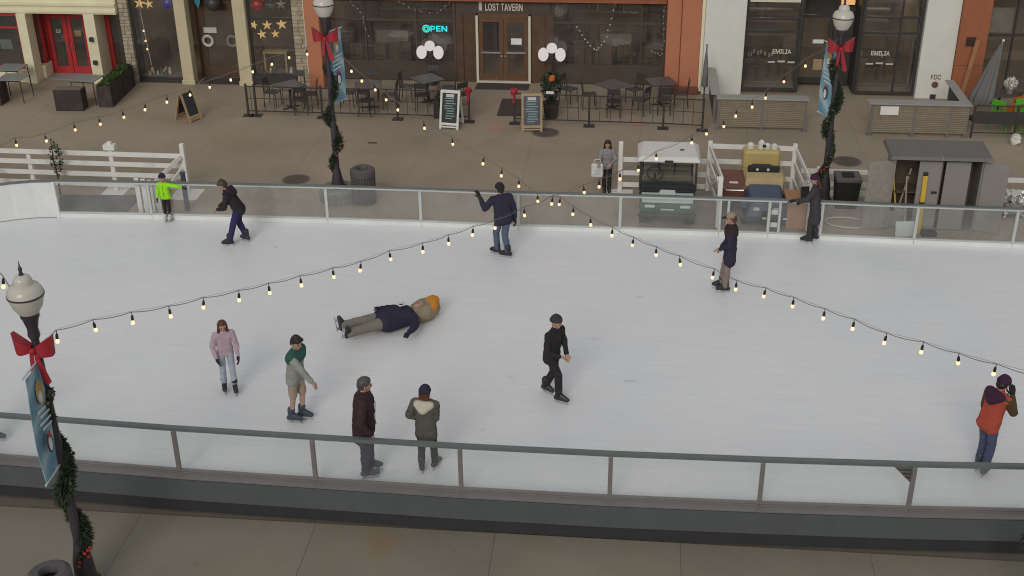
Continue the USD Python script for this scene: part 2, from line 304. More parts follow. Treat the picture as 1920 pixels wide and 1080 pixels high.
M['banner'] = usdkit.material(stage, '/World/Looks/banner', {'tc': ('texture_coordinate', {}), 'w': ('wave_texture', {'wave_type': 'bands', 'bands_direction': 'diagonal', 'scale': 0.9, 'distortion': 3.0, 'detail': 3.0}), 'r': ('rgb_ramp', {'ramp': [(0.1, (0.15, 0.30, 0.40)), (0.7, (0.23, 0.40, 0.48)), (0.95, (0.36, 0.50, 0.56))]}), 'p': ('principled_bsdf', {'roughness': 0.7})},
    [('tc.object', 'w.vector'), ('w.fac', 'r.fac'), ('r.color', 'p.base_color')], surface='p.BSDF')
mat('banner_hem', (0.55, 0.60, 0.62), 0.7, 0.05)
mat('art_gold', (0.42, 0.30, 0.10), 0.7, 0.2, 12)
mat('art_dark', (0.02, 0.025, 0.05), 0.7, 0.1)
mat('art_white', (0.65, 0.66, 0.66), 0.7, 0.05)
mat('planter_dark', (0.038, 0.03, 0.028), 0.75, 0.25, 4, stain=(0.07, 0.055, 0.045), stain_scale=3)
mat('table_grey', (0.21, 0.225, 0.21), 0.45, 0.08)
mat('table_dark', (0.075, 0.068, 0.068), 0.4, 0.12)
mat('chair_dark', (0.045, 0.04, 0.039), 0.5, 0.15)
mat('chair_green', (0.10, 0.36, 0.03), 0.45, 0.08)
mat('chair_orange', (0.50, 0.11, 0.02), 0.45, 0.08)
mat('umbrella_grey', (0.15, 0.15, 0.148), 0.8, 0.12, 5)
mat('chalk', (0.025, 0.03, 0.032), 0.7, 0.2)
mat('chalk_text', (0.22, 0.34, 0.34), 0.8, 0.1)
mat('chalk_slate', (0.075, 0.08, 0.10), 0.7, 0.2, 6)
mat('frame_wood', (0.35, 0.25, 0.14), 0.6, 0.15)
mat('doormat', (0.06, 0.048, 0.042), 0.9, 0.15)
mat('tinsel', (0.72, 0.72, 0.70), 0.25, 0.1, metal=0.9)
mat('plaque', (0.06, 0.045, 0.03), 0.5, 0.1, metal=0.4)
mat('gold_paint', (0.5, 0.38, 0.12), 0.4, 0.1, metal=0.3)
mat('red_ball', (0.35, 0.03, 0.02), 0.4, 0.1)
mat('blue_ball', (0.06, 0.05, 0.22), 0.4, 0.1)
mat('teal_cloth', (0.02, 0.22, 0.30), 0.6, 0.1)
mat('green_sheet', (0.13, 0.20, 0.17), 0.6, 0.1)
mat('white_glaze', (0.62, 0.60, 0.55), 0.5, 0.15, 8)
mat('hose_white', (0.5, 0.5, 0.48), 0.6, 0.05)
mat('blue_pad', (0.05, 0.05, 0.10), 0.6, 0.1)
# people
mat('skin', (0.42, 0.25, 0.18), 0.55, 0.06, 10)
mat('eye_dark', (0.03, 0.02, 0.02), 0.4, 0.0)
mat('lip', (0.28, 0.10, 0.085), 0.5, 0.0)
for n, c in dict(neon=(0.30, 0.72, 0.02), navy=(0.032, 0.029, 0.052), black=(0.028, 0.025, 0.028), charcoal=(0.045, 0.042, 0.045), dark_jean=(0.028, 0.03, 0.06), jean=(0.085, 0.115, 0.17),
                 indigo=(0.035, 0.03, 0.10), maroon=(0.046, 0.026, 0.03), taupe=(0.23, 0.18, 0.155), pink=(0.46, 0.35, 0.40), pale_jean=(0.36, 0.40, 0.46), green=(0.035, 0.105, 0.085), ash=(0.27, 0.275, 0.25),
                 tan=(0.33, 0.26, 0.19), olive=(0.10, 0.097, 0.085), cream_cloth=(0.50, 0.47, 0.38), orange=(0.40, 0.075, 0.045), olive_dark=(0.10, 0.06, 0.03), blue_jean=(0.075, 0.085, 0.15), grey_knit=(0.24, 0.23, 0.24),
                 khaki=(0.19, 0.175, 0.145), gold_knit=(0.50, 0.21, 0.035), sand_knit=(0.25, 0.21, 0.145), purple=(0.05, 0.02, 0.05), dark_red=(0.09, 0.02, 0.02), cap_tan=(0.30, 0.23, 0.18), white_cloth=(0.62, 0.62, 0.60), rose=(0.35, 0.12, 0.13), graphite=(0.05, 0.047, 0.052)).items():
    mat('cloth_' + n, c, 0.85, 0.14, 7, bump=0.004, bscale=25, spec=0.2)
mat('hair_brown', (0.045, 0.024, 0.015), 0.55, 0.3, 20)
mat('hair_dark', (0.018, 0.012, 0.010), 0.55, 0.3, 20)
mat('hair_auburn', (0.09, 0.03, 0.018), 0.55, 0.3, 20)
mat('hair_grey', (0.07, 0.06, 0.055), 0.55, 0.3, 20)
mat('boot_black', (0.02, 0.02, 0.023), 0.4, 0.15)
mat('boot_slate', (0.045, 0.055, 0.075), 0.45, 0.15)
mat('boot_white', (0.55, 0.55, 0.55), 0.45, 0.1)
mat('blade', (0.5, 0.5, 0.52), 0.3, 0.05, metal=0.8)

# ------------------------------------------------------------------ ground, rink
GROUND_NEAR = -0.60
gy = [(-400, GROUND_NEAR - 0.035), (15.0, GROUND_NEAR - 0.035), (16.6, GROUND_NEAR - 0.035), (26.0, -0.055), (60, -0.055), (600, -0.055)]
v = [(x, y, z) for y, z in gy for x in (-500, 500)]
f = []
for i in range(len(gy) - 1): a = 2 * i; f += [(a, a + 1, a + 3), (a, a + 3, a + 2)]
struct('ground', (np.array(v), np.array(f)), 'earth')

pl = struct('plaza', box(-60, 60, 26.6, 60, -0.05, -0.045), 'paving')
xs = np.arange(-24.1, 16, 3.05); ys = [26.64, 29.3, 32.2, 35.1, 38.15]
for j in range(len(ys) - 1):
    for i in range(len(xs) - 1):
        t = rng.uniform(-0.0015, 0.0015)
        part('slab', cbox(xs[i] + 0.0015, xs[i + 1] - 0.0015, ys[j] + 0.0015, ys[j + 1] - 0.0015, -0.04, t, 0.0015), 'paving', pl)
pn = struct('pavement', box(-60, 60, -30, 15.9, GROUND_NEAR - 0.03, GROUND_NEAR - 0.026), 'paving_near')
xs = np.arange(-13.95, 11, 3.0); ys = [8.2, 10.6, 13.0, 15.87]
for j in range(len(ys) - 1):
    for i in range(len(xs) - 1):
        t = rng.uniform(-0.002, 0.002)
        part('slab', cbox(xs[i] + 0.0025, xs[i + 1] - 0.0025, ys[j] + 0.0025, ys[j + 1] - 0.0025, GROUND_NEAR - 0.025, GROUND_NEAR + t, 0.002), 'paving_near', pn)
single('floor_mat', moved(prism([at(113, 366)[:2], at(267, 366)[:2], at(236, 401)[:2], (-14.1, 26.62)], 0.004, 0.012)), 'dark_patch', 'flat dark grey rubber mat behind the far glass beside the curved white boards', 'floor mat')

# rink outline: far posts left to right, then the near side
KICK = 0.12; RAIL = 0.98
far = [(-13.95, 26.42), (-11.59, 26.50), (-7.21, 26.57), (-4.92, 26.57), (-2.56, 26.52), (-0.15, 26.55), (2.17, 26.54), (3.30, 26.53), (4.50, 26.50), (6.63, 26.43), (8.83, 26.40), (11.2, 26.3)]
near = [(-14.5, 16.5), (-12.1, 16.38), (-9.69, 16.27), (-7.29, 16.16), (-4.95, 16.10), (-2.52, 16.04), (-0.11, 16.03), (2.27, 16.07), (4.60, 16.14), (7.0, 16.26), (9.4, 16.4)]
curve = [(-13.95, 26.42), (-14.45, 26.36), (-14.95, 26.20), (-15.45, 25.95), (-16.0, 25.5), (-16.6, 24.8), (-17.0, 23.8), (-17.1, 22.5)]
outline = near[::-1] + [(-17.1, 17.8)] + curve[::-1] + far[1:]
outline = [(x, y) for x, y in outline]
struct('ice_rink', prism(outline, -0.02, 0.0), 'ice')
struct('rink_deck', prism([(x, y + (0.05 if y > 20 else -0.03)) for x, y in outline], -0.54, -0.026), 'plinth')

def glass_bay(bay, a, b, glass, railm, postm, base_mat, side):
    a, b = np.array(a), np.array(b); d = (b - a) / np.linalg.norm(b - a); e = 0.004
    A, B = (*(a + d * e), 0), (*(b - d * e), 0)
    up = lambda p, z: (p[0], p[1], z)
    part('kick_board', bar(up(A, KICK / 2), up(B, KICK / 2), 0.06, KICK - 0.004), base_mat, bay)
    part('glass_pane', bar(up((*(a + d * 0.03), 0), (KICK + RAIL) / 2 - 0.005), up((*(b - d * 0.03), 0), (KICK + RAIL) / 2 - 0.005), 0.010, RAIL - KICK - 0.075), glass, bay)
def barrier(name, label, pts, glass, railtop, railside, postm, base_mat, toward, skip=()):
    th = thing(name, label, 'barrier', (0, 0, 0))
    for i in range(len(pts) - 1):
        glass_bay(th, pts[i], pts[i + 1], glass, railtop, postm, base_mat, toward)
        a, b = np.array(pts[i]), np.array(pts[i + 1])
        part('top_rail', bar((*a, RAIL), (*b, RAIL), 0.085, 0.03), railtop, th)
        part('rail_strip', bar((*a, RAIL - 0.0385), (*b, RAIL - 0.0385), 0.05, 0.046), railside, th)
        part('bottom_rail', bar((*a, KICK + 0.02), (*b, KICK + 0.02), 0.045, 0.036), railside if toward > 0 else postm, th)
    for i, p in enumerate(pts):
        if i in skip: continue
        part('post', cbox(p[0] - 0.035, p[0] + 0.035, p[1] - 0.034, p[1] + 0.034, KICK + 0.04, RAIL - 0.063, 0.006), postm, th)
    return th
fb = barrier('glass_barrier', 'far glass rink barrier with white posts and kick board, facing the shops', far, 'barrier_glass_far', 'rail_dark', 'aluminium', 'aluminium', 'board_white', 1)
# the gate in the far barrier: two close posts, latch plates
for x in (3.54, 2.36):
    part('gate_post', cbox(x - 0.03, x + 0.03, 26.48, 26.55, KICK + 0.04, RAIL - 0.063, 0.006), 'aluminium', fb)
for z in (0.30, 0.62): part('hinge', cbox(3.345, 3.50, 26.47, 26.50, z, z + 0.12, 0.006), 'aluminium', fb)
for x in (3.14, 3.62): part('latch', cbox(x, x + 0.10, 26.455, 26.475, 0.50, 0.545, 0.006), 'steel', fb)
nb = barrier('glass_barrier', 'near glass rink barrier with dark top rail and brown posts above the grey skirting', near, 'barrier_glass', 'rail_dark', 'rail_dark', 'post_brown', 'post_brown', -1)
p = at(1690, 885, 0.7)
part('corner_gusset', wallprism([(4.26, 0.925), (4.56, 0.925), (4.56, 0.62)], 16.14, 16.15), 'plinth', nb)
for k in range(4):
    z = 0.88 - 0.07 * k; part('gusset_rib', box(4.30 + 0.068 * k, 4.55, 16.132, 16.138, z, z + 0.012), 'post_brown', nb)
for i in range(len(near) - 1):
    a, b = np.array(near[i]), np.array(near[i + 1]); off = np.array([0, -0.17])
    a2, b2 = a + off, b + off; d = (b2 - a2) / np.linalg.norm(b2 - a2) * 0.0004
    part('skirt_panel', bar((*(a2 + d), -0.14), (*(b2 - d), -0.14), 0.03, 0.41), 'skirt', nb)
    part('skirt_cap', bar((*(a + d + [0, -0.10]), 0.088), (*(b - d + [0, -0.10]), 0.088), 0.17, 0.02), 'post_brown', nb)
    part('plinth', bar((*(a + d + [0, -0.13]), -0.47), (*(b - d + [0, -0.13]), -0.47), 0.04, 0.245), 'plinth', nb)
# curved white boards at the far left corner
cb = thing('corner_boards', 'solid white curved rink boards at the far left corner', 'barrier')
for i in range(len(curve) - 1):
    a, b = curve[i], curve[i + 1]
    part('board', bar((*a, 0.48), (*b, 0.48), 0.05, 0.92), 'board_white', cb)
    part('cap_rail', bar((*a, 0.965), (*b, 0.965), 0.075, 0.045), 'rail_dark', cb)
part('end_post', cbox(-13.99, -13.90, 26.375, 26.465, 0.0, 0.955, 0.008), 'board_white', cb)
single('rink_boards', cat_([bar((-17.1, 22.5, 0.45), (-17.1, 17.8, 0.45), 0.05, 0.9), bar((-17.1, 17.8, 0.45), (-14.5, 16.5, 0.45), 0.05, 0.9)]), 'board_white', 'white rink boards beyond the left edge of the ice', 'barrier')

# ------------------------------------------------------------------ shop fronts
FY = 37.2       # the line of the pillars
GY = 37.55      # shop glazing
TOP = 6.5
def room(th, x0, x1, y0, y1, wall='interior', floor='interior_floor', z1=3.4):
    part('back_wall', box(x0, x1, y1, y1 + 0.1, 0, z1), wall, th)
    part('side_wall', box(x0 - 0.08, x0 - 0.002, y0, y1, 0, z1), wall, th); part('side_wall', box(x1 + 0.002, x1 + 0.08, y0, y1, 0, z1), wall, th)
    part('floor', box(x0, x1, y0, y1, -0.02, 0.03), floor, th); part('ceiling', box(x0, x1, y0, y1, z1, z1 + 0.1), wall, th)
def glazing(th, x0, x1, z0, z1, y, frame, glass='shop_glass', fw=0.06, mull=(), trans=()):
    f = part('window', cat_([box(x0, x1, y - 0.05, y + 0.05, z1 - fw, z1), box(x0, x1, y - 0.05, y + 0.05, z0, z0 + fw), box(x0, x0 + fw, y - 0.047, y + 0.047, z0 + fw, z1 - fw), box(x1 - fw, x1, y - 0.047, y + 0.047, z0 + fw, z1 - fw)]), frame, th)
    xs = [x0 + fw, *mull, x1 - fw]; zs = [z0 + fw, *trans, z1 - fw]
    for x in mull: part('mullion', box(x - 0.025, x + 0.025, y - 0.044, y + 0.044, z0 + fw, z1 - fw), frame, f)
    for z in trans: part('transom', box(x0 + fw, x1 - fw, y - 0.041, y + 0.041, z - 0.03, z + 0.03), frame, f)
    for i in range(len(xs) - 1):
        for j in range(len(zs) - 1):
            part('pane', box(xs[i] + (0.025 if i else 0), xs[i + 1] - (0.025 if i < len(xs) - 2 else 0), y - 0.004, y + 0.004, zs[j] + (0.03 if j else 0), zs[j + 1] - (0.03 if j < len(zs) - 2 else 0)), glass, f)
    return f
def door(th, x0, x1, z0, z1, y, frame, glass='shop_glass', st=0.11, bot=0.25, handle=None, bars=False):
    d = part('door', cat_([box(x0, x0 + st, y - 0.03, y + 0.03, z0, z1), box(x1 - st, x1, y - 0.03, y + 0.03, z0, z1), box(x0 + st, x1 - st, y - 0.029, y + 0.029, z1 - st, z1), box(x0 + st, x1 - st, y - 0.029, y + 0.029, z0, z0 + bot)]), frame, th)
    part('pane', box(x0 + st, x1 - st, y - 0.005, y + 0.005, z0 + bot, z1 - st), glass, d)
    if bars:
        part('panic_bar', cbox(x0 + 0.06, x1 - 0.06, y - 0.09, y - 0.05, z0 + 0.90, z0 + 0.955, 0.01), 'steel', d)
    if handle: part('handle', rod((handle, y - 0.06, z0 + 0.8), (handle, y - 0.06, z0 + 1.05), 0.014), 'steel', d)
    return d

# 1 cream shop with red doors
sh = thing('cream_shop', 'cream shopfront with bright red double doors and red window frames at the left', 'shopfront')
part('upper_wall', box(-26, -16.32, 37.0, 37.5, 2.62, TOP), 'cream', sh)
part('lintel', box(-26, -16.32, 36.96, 37.3, 2.28, 2.62), 'cream', sh)
for k, (z, d) in enumerate(((2.55, 36.90), (2.33, 36.92))): part('moulding', box(-26, -16.32, d, 36.96, z, z + 0.07), 'cream', sh)
part('pillar', box(-19.60, -19.30, 36.85, 37.35, 0, 2.28), 'cream', sh)
part('pillar', box(-17.42, -17.07, 36.95, 37.8, 0, 2.28), 'cream', sh)
part('bulkhead', box(-26, -19.605, 36.95, 37.2, 0, 0.42), 'cream', sh)
part('bulkhead', wallprism([(-19.55, 0.0), (-19.2, 0.0), (-19.2, 0.46), (-19.55, 0.46)], 37.36, 37.95), 'cream', sh)
glazing(sh, -22.9, -21.35, 0.42, 2.28, 37.1, 'red_paint', 'shop_glass', 0.12, trans=(1.75,))
glazing(sh, -21.3, -19.61, 0.42, 2.28, 37.1, 'red_paint', 'shop_glass', 0.12, mull=(-20.75,), trans=(1.78,))
glazing(sh, -19.50, -19.22, 0.46, 2.28, 37.65, 'red_paint', 'shop_glass', 0.07)
dw = [(-19.17, -18.50), (-18.48, -17.81)]
for a, b in dw: door(sh, a, b, 0.03, 2.02, 37.95, 'red_paint', 'shop_glass', 0.14, 0.24, handle=(b - 0.07 if a < -19 else a + 0.07))
part('door_frame', cat_([box(-19.30, -19.18, 37.88, 38.02, 0, 2.28), box(-17.80, -17.40, 37.88, 38.02, 0, 2.28), box(-19.18, -17.80, 37.88, 38.02, 2.03, 2.28)]), 'red_paint', sh)
part('number_plate', wtext('13', 0.10, -18.88, 37.92, 1.40, True), 'letter_cream', sh)
part('step', box(-19.3, -17.4, 37.3, 38.1, 0.0, 0.03), 'counter_top', sh)
glazing(sh, -17.065, -16.35, 0.04, 2.28, 37.75, 'red_paint', 'shop_glass', 0.15)
for z in (1.42, 0.66):
    part('wall_lamp', cat_([box(-17.30, -17.19, 36.84, 36.95, z, z + 0.13)]), 'black_metal', sh)
room(sh, -22.9, -16.35, 38.1, 41.5, 'interior_grey')
single('shop_poster', box(-20.55, -20.15, 37.30, 37.32, 1.0, 1.32), 'green_sheet', 'small teal poster behind the window of the cream shop', 'poster')
single('door_notice', box(-18.35, -18.1, 38.05, 38.06, 1.25, 1.45), 'yellow_tank', 'yellowish notice behind the right red door', 'notice')

# 2 gift shop between stone pillars
gs = thing('gift_shop', 'gift shop with tan columns and stone pillars and lit stars in its windows', 'shopfront')
part('upper_wall', box(-16.30, -10.2, 37.05, 37.6, 3.25, TOP), 'tan_trim', gs)
def stone_pillar(th, x0, x1, y0, y1, z1, seed):
    r = random.Random(seed)
    part('pillar_core', box(x0 + 0.02, x1 - 0.02, y0 + 0.02, y1, 0, z1), 'mortar', th)
    z = 0.0
    while z < z1 - 0.05:
        h = r.uniform(0.09, 0.16); n = r.choice((1, 2, 2))
        cut = [x0, *([x0 + (x1 - x0) * r.uniform(0.35, 0.65)] if n == 2 else []), x1]
        for a, b in zip(cut, cut[1:]):
            o = r.uniform(-0.012, 0.015)
            part('stone', cbox(a + 0.006, b - 0.006, y0 - o, y0 + 0.16, z + 0.006, min(z + h, z1) - 0.006, 0.012), 'stone', th)
        z += h
stone_pillar(gs, -16.30, -15.98, 37.1, 37.6, 3.25, 1)
stone_pillar(gs, -10.68, -10.24, 37.1, 37.6, 3.25, 2)
for a, b in ((-14.46, -14.09), (-12.56, -12.16)):
    part('column', cbox(a, b, 37.06, 37.45, 0, 3.25, 0.012), 'tan_trim', gs)
    part('column_cap', cbox(a - 0.03, b + 0.03, 37.03, 37.06, 0, 0.16, 0.01), 'tan_trim', gs)
glazing(gs, -15.97, -14.47, 0.10, 3.25, 37.3, 'black_metal', 'shop_glass', 0.06)
part('sill', box(-15.97, -14.47, 37.2, 37.249, 0.0, 0.1), 'black_metal', gs)
glazing(gs, -12.15, -10.69, 0.30, 3.25, 37.3, 'black_metal', 'shop_glass', 0.06, trans=(2.15,))
part('sill', box(-12.15, -10.69, 37.2, 37.249, 0.0, 0.3), 'black_metal', gs)
door(gs, -14.02, -12.62, 0.03, 2.45, 37.9, 'dark_wood', 'shop_glass', 0.22, 0.35, handle=-12.75)
part('door_frame', cat_([box(-14.085, -14.03, 37.82, 37.98, 0.0, 2.45), box(-12.61, -12.565, 37.82, 37.98, 0, 2.45), box(-14.085, -12.565, 37.82, 37.98, 2.46, 2.56)]), 'dark_wood', gs)
glazing(gs, -14.085, -12.565, 2.57, 3.25, 37.9, 'dark_wood', 'shop_glass', 0.05)
part('door_mat_well', box(-13.95, -12.65, 37.15, 37.8, 0.0, 0.02), 'doormat', gs)
room(gs, -15.97, -10.69, 38.0, 41.5, 'interior')
part('display_floor', box(-15.97, -14.1, 37.36, 38.0, 0.0, 0.12), 'interior_grey', gs)
part('display_floor', box(-12.15, -10.7, 37.36, 38.0, 0.0, 0.32), 'interior_grey', gs)

def star_mesh(R, r=None, th=0.10):
    r = r or R * 0.36
    n = 10; a = np.arange(n) / n * 2 * np.pi + np.pi / 2; rad = np.where(np.arange(n) % 2 == 0, R, r)
    v = [(rad[i] * math.cos(a[i]), 0, rad[i] * math.sin(a[i])) for i in range(n)] + [(0, -th, 0), (0, th, 0)]
    f = [(i, (i + 1) % n, 10) for i in range(n)] + [((i + 1) % n, i, 11) for i in range(n)]
    m = trimesh.Trimesh(v, f); m.fix_normals(); return m
stars = [(-15.72, 2.52, 0.20, 'largest lit paper star at the top left of the gift shop window'), (-15.42, 2.50, 0.17, 'lit paper star high in the left gift shop window, right of a bigger one'),
         (-12.05, 1.88, 0.15, 'lit star half hidden by the tan column in the right gift shop window'), (-11.82, 1.58, 0.17, 'lowest lit star in the right gift shop window'), (-11.62, 1.88, 0.17, 'dim lit star in the middle of the right gift shop window'),
         (-11.38, 1.60, 0.15, 'narrow lit star hanging low beside the lowest one'), (-11.14, 1.92, 0.20, 'brightest lit star at the right of the right gift shop window')]
for x, z, R, lab in stars:
    t = thing('star_lantern', lab, 'star lantern', (x, 37.5, z), rng.uniform(-25, 25), 'star lanterns in the gift shop windows')
    part('paper_star', moved(star_mesh(R), ry=rng.uniform(-14, 14)), 'star_lit', t); part('cord', rod((0, 0, R), (0, 0, 3.2 - z), 0.006, 5), 'black_metal', t)
for x, z, r, m, lab in ((-14.75, 2.55, 0.24, 'blue_ball', 'dark violet round ornament hanging in the left gift shop window'), (-13.3, 2.55, 0.24, 'chair_dark', 'dark round wreath shape above the gift shop door'), (-11.85, 2.55, 0.22, 'red_ball', 'red round ornament at the top of the right gift shop window')):
    t = thing('round_ornament', lab, 'ornament', (x, 37.5, z)); part('ball', trimesh.creation.icosphere(2, r), m, t, True); part('hanger', rod((0, 0, r), (0, 0, 3.2 - z), 0.006, 5), 'black_metal', t)
t = thing('hanging_banner', 'teal cloth hanging at the top of the gift shop doorway', 'banner', (-13.85, 37.6, 2.45)); part('cloth', wallprism([(-.09, 0.1), (0, -.08), (.09, 0.1), (.09, 0.5), (-.09, 0.5)], -0.005, 0.005), 'teal_cloth', t)
for k, (x, z) in enumerate(((-11.45, 2.5), (-11.1, 2.55))):
    t = thing('paper_star', ['pale green unlit paper star at the top of the right gift shop window', 'pale grey unlit paper star in the top right corner of the right gift shop window'][k], 'star', (x, 37.5, z)); part('star', star_mesh(0.2), 'green_sheet' if k == 0 else 'letter_grey', t)
# wreaths and a notice on the gift shop door
for k, x in enumerate((-13.74, -12.92)):
    ring = trimesh.creation.torus(0.16, 0.05, major_sections=20, minor_sections=8); ring = jitter(moved(ring, rx=90), 0.02, 14, k)
    t = thing('door_wreath', ['pale frosted wreath on the left of the gift shop door', 'pale frosted wreath on the right of the gift shop door'][k], 'wreath', (x, 37.82, 1.25)); part('ring', ring, 'interior_grey' if k else 'letter_grey', t)
single('door_notice', box(-13.85, -13.42, 37.84, 37.85, 1.5, 1.68), 'letter_grey', 'pale notice above the left wreath on the gift shop door', 'notice')
# goods in the gift shop windows
goods = []
for k in range(20):
    left = k < 11
    x = rng.uniform(-15.75, -14.6) if left else rng.uniform(-12.0, -10.85); z = 0.121 if left else 0.321
    h = rng.uniform(0.08, 0.26); r = rng.uniform(0.035, 0.07)
    prof = [(0, 0), (r, 0), (r * rng.uniform(0.8, 1.2), h * 0.35), (r * 0.55, h * 0.6), (r * rng.uniform(0.5, 0.9), h * 0.8), (0, h)]
    single('figurine', lathe(prof, 10, (x, rng.uniform(37.45, 37.85), z)), ['white_glaze', 'gold_paint', 'rust_red', 'green_sheet'][k % 4 if k % 3 else 0], 'small pale or coloured figurine on the display floor of a gift shop window', 'figurine', 'figurines in the gift shop windows')
for k in range(8):   # hanging string of small lights in the left window
    pass
t = thing('light_strand', 'short strand of warm lights hanging in the left gift shop window', 'light strand', (-15.72, 37.42, 0))
part('wire', tube([(0.0, 0, 3.1), (0.02, 0, 2.2), (0.07, 0, 1.4), (0.13, 0, 0.5)], 0.012, 5), 'letter_cream', t)
for z in (1.66, 1.33, 1.06): part('bulb', trimesh.creation.icosphere(1, 0.035).apply_translation((0.05 + (1.7 - z) * 0.05, -0.05, z)), 'bulb_lit', t, True)
single('display_shelf', cat_([box(-11.9, -11.1, 37.6, 37.9, 0.92, 0.98), box(-11.88, -11.82, 37.62, 37.88, 0.32, 0.92), box(-11.18, -11.12, 37.62, 37.88, 0.32, 0.92)]), 'tan_paint', 'tan display table in the right gift shop window under the stars', 'display table')

# 3 tavern
tv = thing('tavern', 'dark tavern front with orange pillars and a white edged double door', 'shopfront')
TY = 38.0
part('pillar', cbox(-10.23, -9.76, 36.9, 37.9, 0, 3.1, 0.015), 'orange_paint', tv)
part('pillar', cbox(1.02, 1.46, 37.25, 37.9, 0.24, 3.1, 0.015), 'orange_paint', tv)
part('pillar', cbox(1.47, 2.06, 37.15, 37.9, 0.24, 3.1, 0.015), 'orange_paint', tv)
part('pillar_base', cbox(1.0, 2.08, 37.08, 37.9, 0, 0.24, 0.015), 'rust_red', tv)
part('drain_pipe', rod((-10.235, 36.93, 0.5), (-10.235, 36.93, 3.1), 0.022), 'letter_cream', tv)
part('cream_strip', box(2.065, 2.16, 37.16, 37.4, 0.1, 3.1), 'cream', tv)
part('upper_wall', box(-10.2, 2.2, 37.3, 38.1, 3.1, TOP), 'orange_paint', tv)
part('fascia', box(-9.75, 1.01, 37.72, 38.05, 2.68, 3.1), 'orange_deep', tv)
part('sign_band', box(-5.6, -2.6, 37.95, 38.05, 2.24, 2.68), 'dark_brown', tv)
part('sign_lettering', wtext('LOST TAVERN', 0.22, -4.66, 37.945, 2.34, True, 0.02, 1.18), 'letter_cream', tv)
part('sign_line', box(-4.86, -4.76, 37.93, 37.945, 2.34, 2.62), 'letter_grey', tv)
wl = glazing(tv, -9.75, -5.62, 0.55, 2.68, TY, 'dark_brown', 'shop_glass', 0.09, mull=(-8.55, -6.9), trans=(1.98,))
part('stall_riser', box(-9.75, -5.62, TY - 0.04, TY + 0.04, 0.03, 0.55), 'dark_brown', tv)
wr = glazing(tv, -2.58, 1.01, 0.55, 2.68, TY, 'dark_brown', 'shop_glass', 0.09, mull=(-1.55, 0.25), trans=(1.98,))
part('stall_riser', box(-2.58, 1.01, TY - 0.04, TY + 0.04, 0.03, 0.55), 'dark_brown', tv)
for x in (-5.56, -2.70):
    part('door_post', box(x - 0.05, x + 0.17, TY - 0.06, TY + 0.06, 0, 2.24), 'dark_wood', tv)
    part('door_side', box(*((-5.38, -4.98) if x < -5 else (-3.2, -2.76)), TY - 0.03, TY + 0.03, 0.0, 2.24), 'dark_wood', tv)
part('white_edge', box(-4.975, -4.90, TY - 0.10, TY - 0.03, 0.02, 2.18), 'letter_cream', tv)
part('white_edge', box(-3.30, -3.225, TY - 0.10, TY - 0.03, 0.02, 2.18), 'letter_cream', tv)
part('threshold', box(-4.975, -3.225, TY - 0.12, TY - 0.03, 0.0, 0.06), 'letter_cream', tv)
part('door_header', box(-4.90, -3.30, TY - 0.05, TY + 0.05, 2.10, 2.24), 'door_wood', tv)
d1 = door(tv, -4.89, -4.105, 0.06, 2.10, TY, 'door_wood', 'shop_glass', 0.13, 0.22, bars=True)
d2 = door(tv, -4.095, -3.31, 0.06, 2.10, TY, 'door_wood', 'shop_glass', 0.13, 0.22, bars=True)
for x in (-4.16, -4.04): part('door_knob', trimesh.creation.icosphere(2, 0.035).apply_translation((x, TY - 0.07, 0.88)), 'steel', tv, True)
room(tv, -9.7, 0.98, 38.1, 42.6, 'interior')
single('door_notice', box(-3.86, -3.52, TY - 0.012, TY - 0.006, 1.25, 1.45), 'paper', 'white printed notice on the right tavern door', 'notice')
# interior furniture of the tavern seen through the glass
for k, (x, w) in enumerate(((-7.95, 1.1), (-6.3, 0.6), (-0.55, 1.0))):
    t = thing('wall_screen', ['large dull grey panel behind the left tavern window', 'small grey panel behind the OPEN sign', 'pale grey panel low behind the right tavern window'][k], 'panel', (x, 39.2, 0.9))
    part('panel', box(-w / 2, w / 2, 0, 0.04, 0, 0.42), 'interior_grey', t); part('panel_frame', cat_([box(-w / 2 - 0.05, w / 2 + 0.05, 0.005, 0.05, 0.421, 0.47), box(-w / 2 - 0.05, w / 2 + 0.05, 0.005, 0.05, -0.9, -0.001)]), 'dark_wood', t)
for k, x in enumerate((-1.85, -1.2)):
    single('wood_panel', box(x, x + 0.55, 38.25, 38.3, 0.2, 1.35), 'dark_wood', ['brown board standing behind the right tavern window, left of its twin', 'brown board standing behind the right tavern window, right of its twin'][k], 'board')
t = thing('neon_sign', 'lit cyan and green OPEN neon sign in the left tavern window', 'neon sign', (0, 0, 0))
part('letter', moved(cat_([trimesh.creation.torus(0.105, 0.02, 20, 8)]), (-6.565, 37.93, 1.735), rx=90), 'neon_cyan', t, True)
part('inner_ring', moved(trimesh.creation.torus(0.055, 0.017, 16, 8), (-6.565, 37.925, 1.735), rx=90), 'neon_green', t, True)
part('letters', wtext('PEN', 0.17, -6.43, 37.935, 1.65, True, 0.02, 0.54), 'neon_cyan', t)
part('backing_board', box(-6.72, -5.83, 37.941, 37.953, 1.58, 1.89), 'chair_dark', t)
